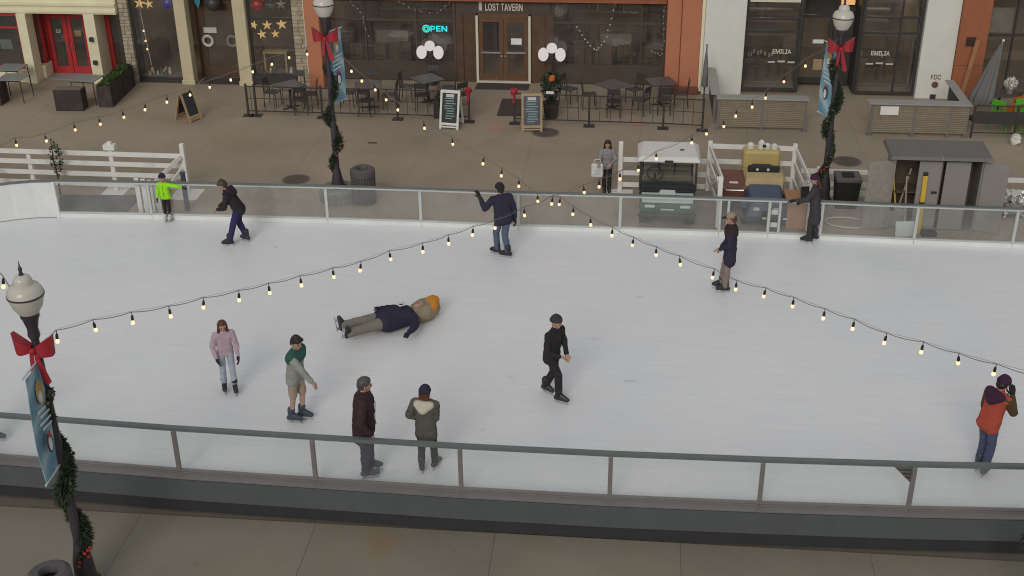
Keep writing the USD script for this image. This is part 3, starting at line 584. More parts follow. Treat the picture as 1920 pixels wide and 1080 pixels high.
# strands of fairy bulbs in the right tavern window
def strand(name, label, pts, r, matb, n, y_off=0.0, cat='light strand'):
    t = thing(name, label, cat)
    pts = np.array(pts, float); part('wire', tube(pts, 0.006, 4), 'cable_black', t)
    s = np.linspace(0, len(pts) - 1, n)
    for k in s:
        i = min(int(k), len(pts) - 2); q = pts[i] + (pts[i + 1] - pts[i]) * (k - i)
        part('bulb', trimesh.creation.icosphere(1, r).apply_translation(q + rng.uniform(-0.03, 0.03, 3) * [1, 0.2, 1]), matb, t, True)
strand('light_strand', 'draped strand of pale lights sagging across the right tavern window', [(-1.75, 37.9, 1.9), (-1.6, 37.9, 1.6), (-1.35, 37.9, 1.3), (-1.15, 37.9, 1.12), (-0.95, 37.9, 1.3), (-0.8, 37.9, 1.65), (-0.68, 37.9, 2.1), (-0.6, 37.9, 2.65)], 0.025, 'letter_cream', 17)
strand('light_strand', 'pale lights running down beside the right orange pillar of the tavern', [(0.95, 37.85, 2.6), (0.92, 37.85, 2.0), (0.97, 37.85, 1.4), (0.9, 37.85, 1.0), (0.6, 37.85, 1.15)], 0.02, 'letter_grey', 14)
strand('light_strand', 'faint strand of lights down the left end of the tavern glass', [(-8.95, 37.85, 2.6), (-8.6, 37.85, 2.2), (-8.45, 37.85, 1.5)], 0.02, 'letter_grey', 8)
strand('light_strand', 'faint strand of lights over the OPEN sign', [(-7.4, 37.85, 2.62), (-6.9, 37.85, 2.35), (-6.2, 37.85, 2.25), (-5.75, 37.85, 2.6)], 0.02, 'letter_grey', 10)
single('hanging_plant', jitter(trimesh.creation.icosphere(3, 0.34), 0.12, 6).apply_translation((-2.45, 38.35, 2.35)), 'interior_grey', 'dull bunch hanging inside at the top left of the right tavern window', 'decoration')

glow('pendant_lit', (1.0, 0.82, 0.60), 15.0)
for x, y, z, lab in ((-8.8, 39.3, 2.95, 'lit pendant lamp at the left end inside the tavern'), (-6.9, 40.3, 2.95, 'lit pendant lamp inside the tavern behind the OPEN sign'), (-4.1, 40.0, 2.95, 'lit pendant lamp inside behind the tavern door'), (-1.5, 39.4, 2.95, 'lit pendant lamp inside the tavern right of its door'), (0.3, 40.2, 2.95, 'lit pendant lamp at the right end inside the tavern'),
                     (4.2, 39.4, 2.80, 'lit pendant lamp inside the restaurant over the left lettering'), (5.7, 40.2, 2.95, 'lit pendant lamp inside behind the restaurant door'), (7.6, 39.4, 2.85, 'lit pendant lamp inside the restaurant over the right lettering'), (8.3, 40.6, 2.9, 'lit pendant lamp near the white column inside the restaurant'),
                     (-15.2, 39.3, 2.95, 'lit pendant lamp inside the left part of the gift shop'), (-11.5, 39.4, 2.95, 'lit pendant lamp inside the right part of the gift shop'), (-18.5, 39.6, 2.95, 'lit pendant lamp inside the cream shop'), (11.5, 39.4, 2.95, 'lit pendant lamp inside the shop at the right edge')):
    t = thing('pendant_lamp', lab, 'lamp', (x, y, z), 0); part('shade', trimesh.creation.icosphere(2, 0.13), 'pendant_lit', t, True); part('cord', rod((0, 0, 0.13), (0, 0, 3.4 - z), 0.01, 5), 'black_metal', t)

# inside the tavern and the restaurant: bar, bottles, tables, chairs
t = thing('bar_counter', 'long dark wooden bar counter deep inside the tavern', 'bar', (-6.9, 41.2, 0.03)); part('front', cbox(-2.3, 2.3, -.05, .05, 0, 1.04, .01), 'dark_wood', t); part('bar_top', cbox(-2.4, 2.4, -.2, .35, 1.042, 1.09, .01), 'door_wood', t)
for k in range(7): part('panel', box(-2.2 + .64 * k, -1.66 + .64 * k, -.065, -.051, .15, .9), 'door_wood', t)
for k, (x, y, w, lab) in enumerate(((-7.2, 42.4, 1.8, 'shelves of bottles on the back wall behind the tavern bar'), (-0.8, 42.4, 1.3, 'shelves of bottles on the back wall at the right end of the tavern'))):
    t = thing('bottle_shelves', lab, 'shelves', (x, y, 0.03))
    for z in (1.2, 1.65, 2.1): part('shelf', box(-w, w, -.15, .15, z, z + .04), 'tan_paint', t)
    for sx in (-w, w): part('upright', box(sx - .03, sx + .03, -.16, .16, 0, 2.5), 'dark_wood', t)
bprof = lambda h: [(0, 0), (.045, 0), (.045, h * .55), (.016, h * .72), (.016, h), (0, h)]
bm = {}
for k in range(60):
    right = k >= 36; x0, w = (-0.8, 1.2) if right else (-7.2, 1.7); z = (1.27, 1.72, 2.17)[k % 3]; n = (8 if right else 12); i = ((k - 36) if right else k) // 3
    x = x0 - w + .1 + (2 * w - .2) * i / (n - 1) + rng.uniform(-.05, .05); c = ['green_sheet', 'orange_wood', 'letter_grey', 'rust_red', 'brass'][k % 5]
    if c not in bm:
        bm[c] = thing('bottle', 'bottle on the shelves inside the tavern', 'bottle', (x, 42.35, z), 0, 'bottles on the tavern shelves'); part('glass', lathe(bprof(.30), 10), c, bm[c], 40)
    else: copy_of(bm[c], (x, 42.35, z), 0)
for k, (x, y, lab) in enumerate(((-8.7, 39.6, 'brown table inside the tavern at the left end of its glass'), (-7.1, 39.9, 'brown table inside the tavern behind the OPEN sign side'), (-1.7, 39.8, 'brown table inside the tavern right of its door'), (0.1, 39.9, 'brown table inside the tavern by the right orange pillar'))):
    if k == 0:
        it = thing('dining_table', lab, 'table', (x, y, .03), 0); part('tabletop', cbox(-.55, .55, -.38, .38, .71, .75, .008), 'dark_wood', it)
        for sx in (-.48, .48):
            for sy in (-.31, .31): part('leg', rod((sx, sy, 0), (sx, sy, .71), .025, 6), 'dark_wood', it)
    else: copy_of(it, (x, y, .03), 0, lab)
ic = None
for k, (x, y, a) in enumerate(((-9.1, 39.0, 180), (-8.3, 39.0, 180), (-8.7, 40.2, 0), (-7.5, 39.3, 180), (-6.7, 39.3, 180), (-7.1, 40.5, 0), (-2.1, 39.2, 180), (-1.3, 39.2, 180), (-1.7, 40.4, 0), (-.3, 39.3, 180), (.5, 39.3, 180), (.1, 40.5, 0))):
    lab = ['front left', 'front right', 'rear'][k % 3] + ' chair at the brown table ' + ['at the left end of the tavern glass', 'behind the OPEN sign side', 'right of the tavern door', 'by the right orange pillar'][k // 3]
    if ic is None:
        ic = thing('dining_chair', lab, 'chair', (x, y, .03), a, 'chairs inside the tavern'); part('seat', cbox(-.2, .2, -.2, .2, .43, .47, .008), 'door_wood', ic); part('backrest', cbox(-.2, .2, .17, .2, .55, .95, .006), 'dark_wood', ic)
        for sx in (-.17, .17):
            part('leg', rod((sx, -.17, 0), (sx, -.17, .43), .018, 6), 'dark_wood', ic); part('leg', rod((sx, .185, 0), (sx, .185, .55), .018, 6), 'dark_wood', ic)
    else: copy_of(ic, (x, y, .03), a, lab)
for k, (x, w, z, m, lab) in enumerate(((-8.3, .55, 1.95, 'rust_red', 'dark red framed picture on the tavern back wall, left'), (-4.6, .5, 1.9, 'frame_wood', 'tan framed picture on the tavern back wall behind the door'), (-3.6, .4, 1.8, 'green_sheet', 'green framed picture on the tavern back wall behind the door'), (3.9, .6, 1.5, 'interior_grey', 'grey framed picture on the restaurant back wall, left'), (7.3, .7, 1.5, 'frame_wood', 'tan framed picture on the restaurant back wall, right'))):
    t = thing('framed_picture', lab, 'picture', (x, 42.57, z)); part('canvas', box(-w / 2, w / 2, -.01, .01, -.25, .25), m, t); part('frame', cat_([box(-w / 2 - .04, w / 2 + .04, -.03, .02, .251, .29), box(-w / 2 - .04, w / 2 + .04, -.03, .02, -.29, -.251), box(-w / 2 - .04, -w / 2 - .001, -.03, .02, -.251, .251), box(w / 2 + .001, w / 2 + .04, -.03, .02, -.251, .251)]), 'dark_wood', t)
for k, (x, y, a) in enumerate(((3.85, 38.85, 90), (4.6, 39.3, -90), (4.9, 38.95, -60), (7.0, 39.3, 90), (7.65, 38.9, 180), (8.25, 39.1, -90))):
    copy_of(ic, (x, y, .03), a, ['chair inside the restaurant at the left end of the glass', 'second chair inside the restaurant under the left lettering', 'chair inside the restaurant nearest the door', 'chair inside the restaurant left of the right lettering', 'chair inside the restaurant under the right lettering', 'chair inside the restaurant by the right white column'][k], None, 'chairs inside the restaurant')

# three-globe lamps before the tavern
def globe_lamp(x, y, label):
    t = thing('globe_lamp', label, 'lamp', (x, y, 0), 0, 'three-globe lamps before the tavern')
    part('pole', rod((0, 0, 0.03), (0, 0, 1.05), 0.04), 'black_metal', t); part('base_plate', lathe([(0, 0), (0.2, 0), (0.18, 0.05), (0.05, 0.12), (0, 0.12)], 16), 'black_metal', t)
    part('arm', tube([(-0.27, 0, 0.86), (-0.2, 0, 0.80), (0, 0, 0.86), (0.2, 0, 0.80), (0.27, 0, 0.86)], 0.022), 'black_metal', t)
    for dx, z, sz in ((-0.27, 1.06, 1.3), (0.27, 1.06, 1.3), (0, 1.27, 1.0)):
        g = trimesh.creation.icosphere(3, 0.165); g.apply_scale((1, 1, sz)); part('globe', g.apply_translation((dx, 0, z)), 'globe_lit', t, True)
gl1 = globe_lamp(-6.42, 37.6, 'three-globe white lamp below the OPEN sign, left of the tavern door')
globe_lamp(-2.53, 37.6, 'three-globe white lamp right of the tavern door')

# 4 restaurant with white columns
em = thing('restaurant', 'black glazed restaurant front between two white columns', 'shopfront')
part('column', cbox(2.17, 3.40, 37.2, 37.9, 0.0, 3.3, 0.012), 'white_paint', em); part('column', cbox(8.70, 9.70, 37.2, 37.9, 0, 3.3, 0.012), 'white_paint', em)
part('upper_wall', box(2.17, 9.70, 37.25, 37.9, 3.3, TOP), 'white_paint', em)
part('light_bar', box(3.5, 5.0, 37.36, 37.38, 2.88, 2.96), 'letter_cream', em)
glazing(em, 3.41, 5.12, 0.10, 3.3, 37.45, 'black_metal', 'shop_glass', 0.07, trans=(1.97, 2.35))
glazing(em, 6.90, 8.69, 0.05, 3.3, 37.45, 'black_metal', 'shop_glass', 0.07, mull=(8.05,), trans=(1.97, 2.45))
part('side_glazing', box(5.11, 5.17, 37.5, 38.5, 0.05, 3.3), 'black_metal', em); part('side_glazing', box(6.84, 6.90, 37.5, 38.5, 0.05, 3.3), 'black_metal', em)
door(em, 5.2, 6.2, 0.03, 2.25, 38.45, 'black_metal', 'shop_glass', 0.10, 0.2, handle=6.1)
part('door_side', box(6.22, 6.83, 38.40, 38.5, 0.0, 3.3), 'black_metal', em); part('door_header', box(5.18, 6.21, 38.41, 38.5, 2.28, 3.3), 'black_metal', em)
room(em, 3.4, 8.7, 38.55, 42.6, 'interior')
for k, x in enumerate((4.30, 7.27)):
    t = part('name_lettering', wtext('EMILIA', 0.13, x, 37.44, 1.27, True, 0.006, 0.56), 'letter_cream', em)
    for j in range(3): part('small_print', box(x - 0.12 + 0.3 * j, x + 0.10 + 0.3 * j, 37.434, 37.438, 0.98 + 0.02 * (j % 2), 1.03 + 0.02 * (j % 2)), 'letter_grey', em)
part('wall_lettering', wtext('FDC', 0.14, 9.10, 37.198, 0.62, True, 0.004, 0.30), 'rust_red', em)
part('wall_fitting', lathe([(0, 0), (0.10, 0), (0.085, 0.05), (0, 0.06)], 16).apply_transform(trimesh.transformations.rotation_matrix(math.pi / 2, (1, 0, 0))).apply_translation((9.25, 37.198, 0.46)), 'rust_red', em, label='dark red round pipe fitting on the white column')
part('wall_box', box(9.15, 9.32, 37.17, 37.2, 0.02, 0.15), 'black_metal', em)
single('door_notice', box(5.62, 5.96, 38.38, 38.40, 1.35, 1.47), 'paper', 'white notice on the recessed restaurant door', 'notice')
single('menu_card', box(5.70, 5.98, 38.37, 38.39, 0.5, 0.85), 'frame_wood', 'tan card low on the recessed restaurant door', 'notice')
single('warm_fixture', box(6.35, 6.75, 38.2, 38.3, 2.62, 2.80), 'warm_panel', 'small lit orange lamp at the top of the restaurant entrance', 'lamp')
for k in range(5):
    x = 3.7 + 0.33 * k if k < 3 else 7.2 + 0.6 * (k - 3)
    t = thing('indoor_table', ['pale set table behind the left restaurant window', 'second set table behind the left restaurant window', 'right hand set table behind the left restaurant window', 'set table behind the right restaurant window lettering', 'set table near the white column inside the restaurant'][k], 'table', (x, 38.9 + 0.25 * (k % 2), 0.03), 0)
    part('tabletop', lathe([(0, 0.70), (0.28, 0.70), (0.28, 0.74), (0, 0.74)], 14), 'dark_wood', t); part('leg', rod((0, 0, 0), (0, 0, 0.7), 0.03, 6), 'black_metal', t)
    part('glassware', cat_([lathe([(0, 0.741), (0.03, 0.741), (0.035, 0.86), (0, 0.86)], 8, (dx, dy, 0)) for dx, dy in ((0.1, 0), (-0.12, 0.06), (0, -0.13))]), 'letter_grey', t)
part('shelf', cat_([box(3.6, 5.0, 38.95, 39.2, z, z + 0.05) for z in (1.85, 2.2, 2.55)]), 'interior_grey', em)
part('shelf', cat_([box(7.0, 8.0, 38.95, 39.2, z, z + 0.05) for z in (1.9, 2.25, 2.6)]), 'interior_grey', em)

# 5 dark shop at the right with the deep orange pillar
rs = thing('right_shop', 'dark glazed shopfront beside the deep orange pillar at the right edge', 'shopfront')
part('pillar', cbox(9.71, 10.56, 37.1, 37.9, 0, 3.3, 0.015), 'orange_deep', rs)
part('plaque', box(9.94, 10.22, 37.08, 37.1, 1.70, 1.98), 'plaque', rs); part('joint', box(9.71, 10.56, 37.095, 37.1, 1.10, 1.115), 'rust_red', rs)
part('upper_wall', box(9.71, 17, 37.15, 37.9, 3.3, TOP), 'orange_deep', rs)
glazing(rs, 10.57, 12.2, 0.08, 3.3, 37.5, 'black_metal', 'shop_glass', 0.08, mull=(11.4,), trans=(1.95,)); glazing(rs, 12.2, 16.0, 0.08, 3.3, 37.5, 'black_metal', 'shop_glass', 0.08, mull=(14,), trans=(1.95,))
room(rs, 10.6, 16, 37.6, 41.5, 'interior')
part('blind', box(10.66, 11.35, 37.62, 37.64, 2.0, 2.75), 'interior_grey', rs)
# roof slabs close the buildings
for pth, x0, x1 in ((sh, -26, -16.32), (gs, -16.3, -10.2), (tv, -10.2, 2.2), (em, 2.21, 9.70), (rs, 9.71, 17)):
    part('roof', box(x0, x1, 37.6 if pth != tv else 38.11, 43, TOP - 0.3, TOP), 'stone_grey', pth); part('rear_wall', box(x0, x1, 42.9, 43, 0, TOP - 0.301), 'stone_grey', pth)

# ------------------------------------------------------------------ outdoor seating of the tavern
tf_pts = [(-11.45, 34.2), (-11.2, 34.2), (-9.17, 34.17), (-6.89, 34.18), (-4.73, 34.10)]
tf2_pts = [(-3.38, 34.06), (-1.19, 33.98), (0.96, 33.93), (2.08, 33.83)]
def iron_fence(label, pts, seed):
    r = random.Random(seed); th = thing('iron_fence', label, 'fence')
    for p in pts:
        part('post', cbox(p[0] - 0.03, p[0] + 0.03, p[1] - 0.03, p[1] + 0.03, 0.021, 1.0, 0.005), 'black_metal', th)
        part('base_plate', cbox(p[0] - 0.16, p[0] + 0.16, p[1] - 0.13, p[1] + 0.13, 0, 0.02, 0.004), 'black_metal', th)
    for a, b in zip(pts, pts[1:]):
        for z in (0.16, 0.92): part('rail', bar((*a, z), (*b, z), 0.03), 'black_metal', th)
        L = math.dist(a, b); n = max(2, int(L / 0.28))
        for k in range(1, n):
            x = a[0] + (b[0] - a[0]) * k / n; y = a[1] + (b[1] - a[1]) * k / n
            part('bar', rod((x, y, 0.176), (x, y, 0.904), 0.009, 5), 'black_metal', th)
        part('mid_rail', bar((*a, 0.55), (*b, 0.55), 0.016), 'black_metal', th)
    return th
iron_fence('black iron fence around the tavern tables left of the tavern door', tf_pts, 1)
iron_fence('black iron fence around the tavern tables right of the tavern door', tf2_pts, 2)
def cafe_table(loc, rz, label, s=0.40, square=True):
    t = thing('cafe_table', label, 'table', loc, rz, 'dark tables before the tavern')
    part('tabletop', cbox(-s, s, -s, s, 0.71, 0.74, 0.008) if square else lathe([(0, .71), (s, .71), (s, .74), (0, .74)], 20), 'table_dark', t)
    part('pedestal', rod((0, 0, 0.04), (0, 0, 0.71), 0.035), 'black_metal', t); part('foot', cat_([cbox(-0.28, 0.28, -0.03, 0.03, 0, 0.035, 0.005), cbox(-0.03, 0.03, -0.28, -0.031, 0, 0.035, 0.005), cbox(-0.03, 0.03, 0.031, 0.28, 0, 0.035, 0.005)]), 'black_metal', t)
    return t
def cafe_chair(loc, rz, label, m='chair_dark', group='dark chairs before the tavern'):
    t = thing('cafe_chair', label, 'chair', loc, rz, group)
    part('seat', cbox(-0.21, 0.21, -0.21, 0.21, 0.43, 0.455, 0.008), m, t)
    for x in (-0.19, 0.19):
        part('leg', rod((x, -0.19, 0), (x, -0.17, 0.43), 0.014, 6), m, t); part('leg', rod((x, 0.23, 0), (x, 0.19, 0.43), 0.014, 6), m, t)
        part('back_upright', rod((x, 0.19, 0.45), (x * 0.9, 0.25, 0.88), 0.014, 6), m, t)
    part('backrest', moved(cat_([cbox(-0.19, 0.19, -0.012, 0.012, -0.10, 0.08, 0.006)] + [cbox(-0.15 + 0.1 * k, -0.13 + 0.1 * k, -0.01, 0.01, -0.34, -0.101, 0.003) for k in range(4)]), (0, 0.235, 0.80), rx=-8), m, t)
    return t
tspots = [(-10.35, 35.0, 45, 'dark table at the left end of the tavern terrace below the stars'), (-7.95, 35.2, 10, 'dark table behind the garlanded lamp post on the tavern terrace'), (-6.25, 35.9, 40, 'grey topped table below the left three-globe lamp'), (-0.55, 35.7, 45, 'grey diamond-set table in the middle of the right tavern terrace'), (0.9, 36.1, 20, 'dark table beside the right orange pillar')]
proto_t = None
for k, (x, y, a, lab) in enumerate(tspots):
    if proto_t is None: proto_t = cafe_table((x, y, 0.003), a, lab)
    else: copy_of(proto_t, (x, y, 0.003), a, lab)
cspots = [(-10.95, 35.2, 80), (-9.75, 35.1, -80), (-10.3, 35.75, 0), (-8.6, 35.3, 90), (-7.3, 35.2, -90), (-8.0, 35.95, 10), (-7.9, 34.55, 175), (-6.9, 36.0, 85), (-5.6, 36.0, -85), (-6.2, 36.6, 0), (-6.3, 35.2, 180), (-1.25, 35.6, 100), (0.1, 36.2, -50), (-0.5, 35.0, 180), (0.3, 35.2, -120), (1.5, 35.9, -90), (1.0, 35.3, 180), (-9.9, 34.55, 190), (-5.2, 35.3, -140), (-1.9, 36.1, 60)]
near_t = ['the left end table', 'the left end table', 'the left end table', 'the lamp post table', 'the lamp post table', 'the lamp post table', 'the lamp post table', 'the table under the left globes', 'the table under the left globes', 'the table under the left globes', 'the table under the left globes', 'the diamond-set table', 'the diamond-set table', 'the diamond-set table', 'the diamond-set table', 'the table by the orange pillar', 'the table by the orange pillar', 'the left end table', 'the table under the left globes', 'the diamond-set table']
side = ['left of', 'right of', 'behind', 'left of', 'right of', 'behind', 'in front of', 'left of', 'right of', 'behind', 'in front of', 'left of', 'right rear of', 'in front of', 'right front of', 'right of', 'in front of', 'at the front left of', 'right front of', 'well left of']
proto_c = None
for (x, y, a), s_, n_ in zip(cspots, side, near_t):
    lab = f'dark metal cafe chair {s_} {n_}'.replace('at the front left of', 'front left of')
    if proto_c is None: proto_c = cafe_chair((x, y, 0.003), a, lab)
    else: copy_of(proto_c, (x, y, 0.003), a, lab)

def leafy(R, H, n, seed, size=0.06, shape='dome'):
    r = np.random.default_rng(seed); d = r.normal(size=(n, 3)); d /= np.linalg.norm(d, axis=1)[:, None]
    p = r.uniform(-1, 1, (n, 3)) * [R[0], R[1], H] if shape == 'box' else d * (r.uniform(0.35, 1, n) ** 0.5)[:, None] * [R, R, H]
    a, b = r.normal(size=(n, 3)), r.normal(size=(n, 3)); a *= size / np.linalg.norm(a, axis=1)[:, None]; b *= size * 0.55 / np.linalg.norm(b, axis=1)[:, None]
    v = np.stack([p - a, p + b, p + a, p - b], 1).reshape(-1, 3); i = np.arange(n)[:, None] * 4
    return trimesh.Trimesh(v, np.vstack([i + [0, 1, 2], i + [0, 2, 3]]), process=False)
# planters of the tavern terrace
t = thing('potted_plant', 'dark pot with bushy plant, ribbon and pale tag right of the tavern door', 'plant', (-2.35, 34.7, 0))
part('pot', lathe([(0, 0), (0.19, 0), (0.24, 0.45), (0.26, 0.47), (0.22, 0.48), (0, 0.44)], 20), 'planter_dark', t); part('foliage', leafy(0.32, 0.5, 420, 3, 0.07).apply_translation((0, 0, 0.95)), 'garland_leaf', t)
part('stem', rod((0, 0, 0.44), (0, 0, 1.1), 0.02), 'dark_wood', t); part('tag', box(-0.12, 0.10, -0.46, -0.45, 0.86, 0.95), 'paper', t); part('ribbon', jitter(trimesh.creation.icosphere(2, 0.10), 0.04, 9).apply_translation((0.06, -0.40, 1.32)), 'chair_orange', t)
t = thing('planter_box', 'dark square planter behind the white A-frame board', 'planter', (-5.55, 34.6, 0)); part('box', cbox(-0.28, 0.28, -0.25, 0.25, 0, 0.5, 0.01), 'planter_dark', t); part('foliage', leafy(0.26, 0.2, 260, 4, 0.05).apply_translation((0, 0, 0.6)), 'garland_leaf', t)
t = thing('red_post_bow', 'red ribbon bow on the fence post left of the tavern doorway', 'bow', (-4.73, 34.05, 0.98)); part('bow', jitter(trimesh.creation.icosphere(3, 0.11), 0.05, 12), 'ribbon_red', t); part('tail', wallprism([(-.05, -.3), (.03, -.32), (.03, -.05), (-.02, -.05)], -0.12, -0.10), 'ribbon_red', t)
t = thing('red_post_bow', 'red ribbon bow on the fence post right of the tavern doorway', 'bow', (-3.38, 34.0, 1.0)); part('bow', jitter(trimesh.creation.icosphere(3, 0.11), 0.05, 12, 5), 'ribbon_red', t); part('tail', wallprism([(-.05, -.3), (.03, -.32), (.03, -.05), (-.02, -.05)], -0.12, -0.10), 'ribbon_red', t)
single('doormat', cbox(-3.98, -3.15, 34.7, 36.3, 0.004, 0.018, 0.003), 'doormat', 'dark brown mat on the paving before the tavern doorway', 'mat')
single('doormat', cbox(-4.95, -3.25, 37.2, 37.85, 0.004, 0.018, 0.003), 'doormat', 'dark mat right against the tavern door threshold', 'mat')
# sign boards
def aframe(loc, rz, label, frame, face, w=0.58, h=1.12, spread=0.62, writing=True, group=None, heading=None):
    t = thing('sign_board', label, 'sign board', loc, rz)
    for sgn, nm in ((-1, 'front'), (1, 'back')):
        g = math.degrees(math.atan2(spread / 2, h))
        T = lambda m: moved(m, (0, sgn * spread / 2, 0), rx=-sgn * -g if False else (-g if sgn < 0 else g))
        part('frame', T(cat_([box(-w / 2, -w / 2 + 0.06, -0.02, 0.02, 0, h), box(w / 2 - 0.06, w / 2, -0.02, 0.02, 0, h), box(-w / 2 + 0.06, w / 2 - 0.06, -0.019, 0.019, h - 0.07, h), box(-w / 2 + 0.06, w / 2 - 0.06, -0.019, 0.019, 0.12, 0.19), box(-w / 2 + 0.06, w / 2 - 0.06, -0.019, 0.019, 0.05, 0.09)])), frame, t)
        b = part('board', T(box(-w / 2 + 0.06, w / 2 - 0.06, -0.008, 0.008, 0.19, h - 0.07)), face, t)
        if writing and sgn < 0:
            r = random.Random(3); lines = []
            for k in range(9):
                z = h - 0.24 - 0.072 * k; a = r.uniform(0.06, 0.14)
                lines.append(box(-w / 2 + 0.06 + a, w / 2 - 0.06 - r.uniform(0.05, 0.16), -0.0105, -0.0085, z, z + 0.028))
            part('chalk_lines', T(cat_(lines)), 'chalk_text', t); part('heading', T(box(-0.12, 0.12, -0.0105, -0.0085, h - 0.19, h - 0.10)), 'letter_grey', t)
    return t
aframe((-5.20, 33.72, 0.003), -8, 'white framed A-board with dark menu chalkboard before the tavern fence', 'white_paint', 'chalk')
aframe((-2.83, 33.62, 0.003), 5, 'wood framed A-board with slate panel right of the tavern doorway', 'frame_wood', 'chalk_slate', 0.60, 1.10, 0.5, True)
aframe((-13.15, 33.75, 0.003), 62, 'brown wooden A-board seen edge-on before the gift shop', 'frame_wood', 'chalk', 0.5, 0.95, 0.62, False)

# ------------------------------------------------------------------ cream shop furniture
hp = thing('long_planter', 'long dark planter with clipped hedge before the red doors', 'planter', (-16.15, 35.75, 0), -87.0)
part('box', cbox(-1.1, -0.02, -0.22, 0.22, 0, 0.66, 0.01), 'planter_dark', hp); part('box', cbox(0.02, 1.1, -0.22, 0.22, 0, 0.66, 0.01), 'planter_dark', hp)
part('hedge', leafy((1.05, 0.19), 0.06, 2600, 5, 0.05, 'box').apply_translation((0, 0, 0.68)), 'hedge_leaf', hp)
t = thing('square_planter', 'dark weathered square planter in front of the small grey table', 'planter', (-17.08, 34.45, 0), 3); part('box', cbox(-0.43, 0.43, -0.22, 0.22, 0, 0.66, 0.012), 'planter_dark', t); part('soil', box(-0.4, 0.4, -0.19, 0.19, 0.655, 0.668), 'earth', t)
t = thing('square_planter', 'dark planter cut by the left edge of the view', 'planter', (-19.85, 34.85, 0), 3); part('box', cbox(-0.43, 0.43, -0.3, 0.3, 0, 0.7, 0.012), 'planter_dark', t)
def metal_table(loc, rz, label, sx=0.40, sy=0.36):
    t = thing('metal_table', label, 'table', loc, rz, 'grey tables before the cream shop')
    part('tabletop', cbox(-sx, sx, -sy, sy, 0.715, 0.74, 0.006), 'table_grey', t)
    for x in (-1, 1):
        for y in (-1, 1): part('leg', rod((x * (sx - .02), y * (sy - .02), 0), (x * (sx - .03), y * (sy - .03), 0.714), 0.016, 6), 'black_metal', t)
    part('apron', cat_([box(-sx + .03, sx - .03, -sy + .02, -sy + .035, .68, .714), box(-sx + .03, sx - .03, sy - .035, sy - .02, .68, .714)]), 'black_metal', t)
    return t
mt = metal_table((-16.83, 35.25, 0.003), -6, 'small grey metal table behind the square planter')
copy_of(mt, (-19.2, 35.2, 0.003), 0, 'grey metal table before the left red window, nearest the planter at the edge')
copy_of(mt, (-19.75, 36.2, 0.003), 0, 'grey metal table farther back by the cream wall')

# ------------------------------------------------------------------ slatted counters of the restaurant
def counter(label, x0, x1, yf, posts, ret_x, ret_y, ret_side, sign=None):
    th = thing('slatted_counter', label, 'counter')
    part('counter_top', cbox(x0 - 0.05, x1 + 0.03, yf - 0.02, yf + 0.38, 0.92, 0.96, 0.008), 'counter_top', th)
    a, b = (ret_x, ret_x + 0.26)
    part('return_top', cbox(a, b, yf + 0.381, ret_y, 0.922, 0.958, 0.008), 'counter_top', th)
    for x in posts:
        part('post', cbox(x - 0.03, x + 0.03, yf + 0.05, yf + 0.11, 0.02, 0.92, 0.005), 'post_brown', th); part('base_plate', cbox(x - 0.09, x + 0.09, yf - 0.02, yf + 0.18, 0, 0.02, 0.004), 'post_brown', th)
    n = 15
    for k in range(n):
        z = 0.10 + k * 0.055
        for p, q in zip(posts, posts[1:]):
            part('slat', box(p + 0.032, q - 0.032, yf + 0.045, yf + 0.07, z, z + 0.042), 'slat', th)
    rx = ret_x + 0.13
    for y in (yf + 0.6, ret_y - 0.2): part('post', cbox(rx - 0.03, rx + 0.03, y - 0.03, y + 0.03, 0.0, 0.92, 0.005), 'post_brown', th)
    part('return_panel', box(rx - 0.015, rx + 0.015, yf + 0.634, ret_y - 0.234, 0.10, 0.9), 'black_metal', th)
    return th
counter('slatted wooden counter left of the restaurant entrance with grey top', 2.50, 5.02, 33.92, [2.53, 3.76, 4.99], 2.30, 36.9, -1)
counter('slatted wooden counter right of the restaurant entrance, with the white paper sign', 6.72, 9.48, 33.75, [6.80, 7.98, 8.96, 9.44], 9.25, 36.1, 1)
single('paper_sign', box(7.02, 7.52, 33.775, 33.79, 0.62, 0.87), 'paper', 'white paper sign on the right slatted counter', 'sign')
t = thing('folded_umbrella', 'closed grey patio umbrella leaning beside the white column on the left', 'umbrella', (2.22, 36.3, 0)); part('canopy', lathe([(0.02, 0.5), (0.10, 0.55), (0.07, 1.2), (0.02, 1.7)], 12), 'umbrella_grey', t); part('pole', rod((0, 0, 0), (0, 0, 1.85), 0.02), 'black_metal', t)

# right hand terrace: umbrella, green and orange chairs, black fence
t = thing('folded_umbrella', 'large closed grey patio umbrella beside the deep orange pillar', 'umbrella', (10.15, 35.4, 0))
ang = np.linspace(0, 2 * np.pi, 33)[:-1]; zz = np.linspace(0.55, 2.25, 12); rr = np.interp(zz, [0.55, 0.62, 1.0, 1.7, 2.25], [0.28, 0.33, 0.25, 0.14, 0.04])
v = np.array([(r * (1 + 0.22 * math.cos(8 * a)) * math.cos(a) + 0.19 * (z - .5), r * (1 + 0.22 * math.cos(8 * a)) * math.sin(a), z) for z, r in zip(zz, rr) for a in ang]); f = []
for i in range(11):
    for j in range(32): p, q = i * 32 + j, i * 32 + (j + 1) % 32; f += [(p, q, q + 32), (p, q + 32, p + 32)]
part('canopy', (v, np.array(f)), 'umbrella_grey', t, True); part('pole', rod((-0.07, 0, 0.05), (0.36, 0, 2.35), 0.022), 'steel', t); part('base', lathe([(0, 0), (0.26, 0), (0.24, 0.06), (0, 0.08)], 18), 'black_metal', t)
part('finial', trimesh.creation.icosphere(2, 0.04).apply_translation((0.365, 0, 2.36)), 'white_paint', t, True)
single('wall_plank', moved(box(-0.06, 0.06, -0.03, 0.03, 0, 2.0), (9.98, 36.9, 0), rx=4, ry=6), 'orange_wood', 'narrow wooden plank leaning against the deep orange pillar', 'plank')
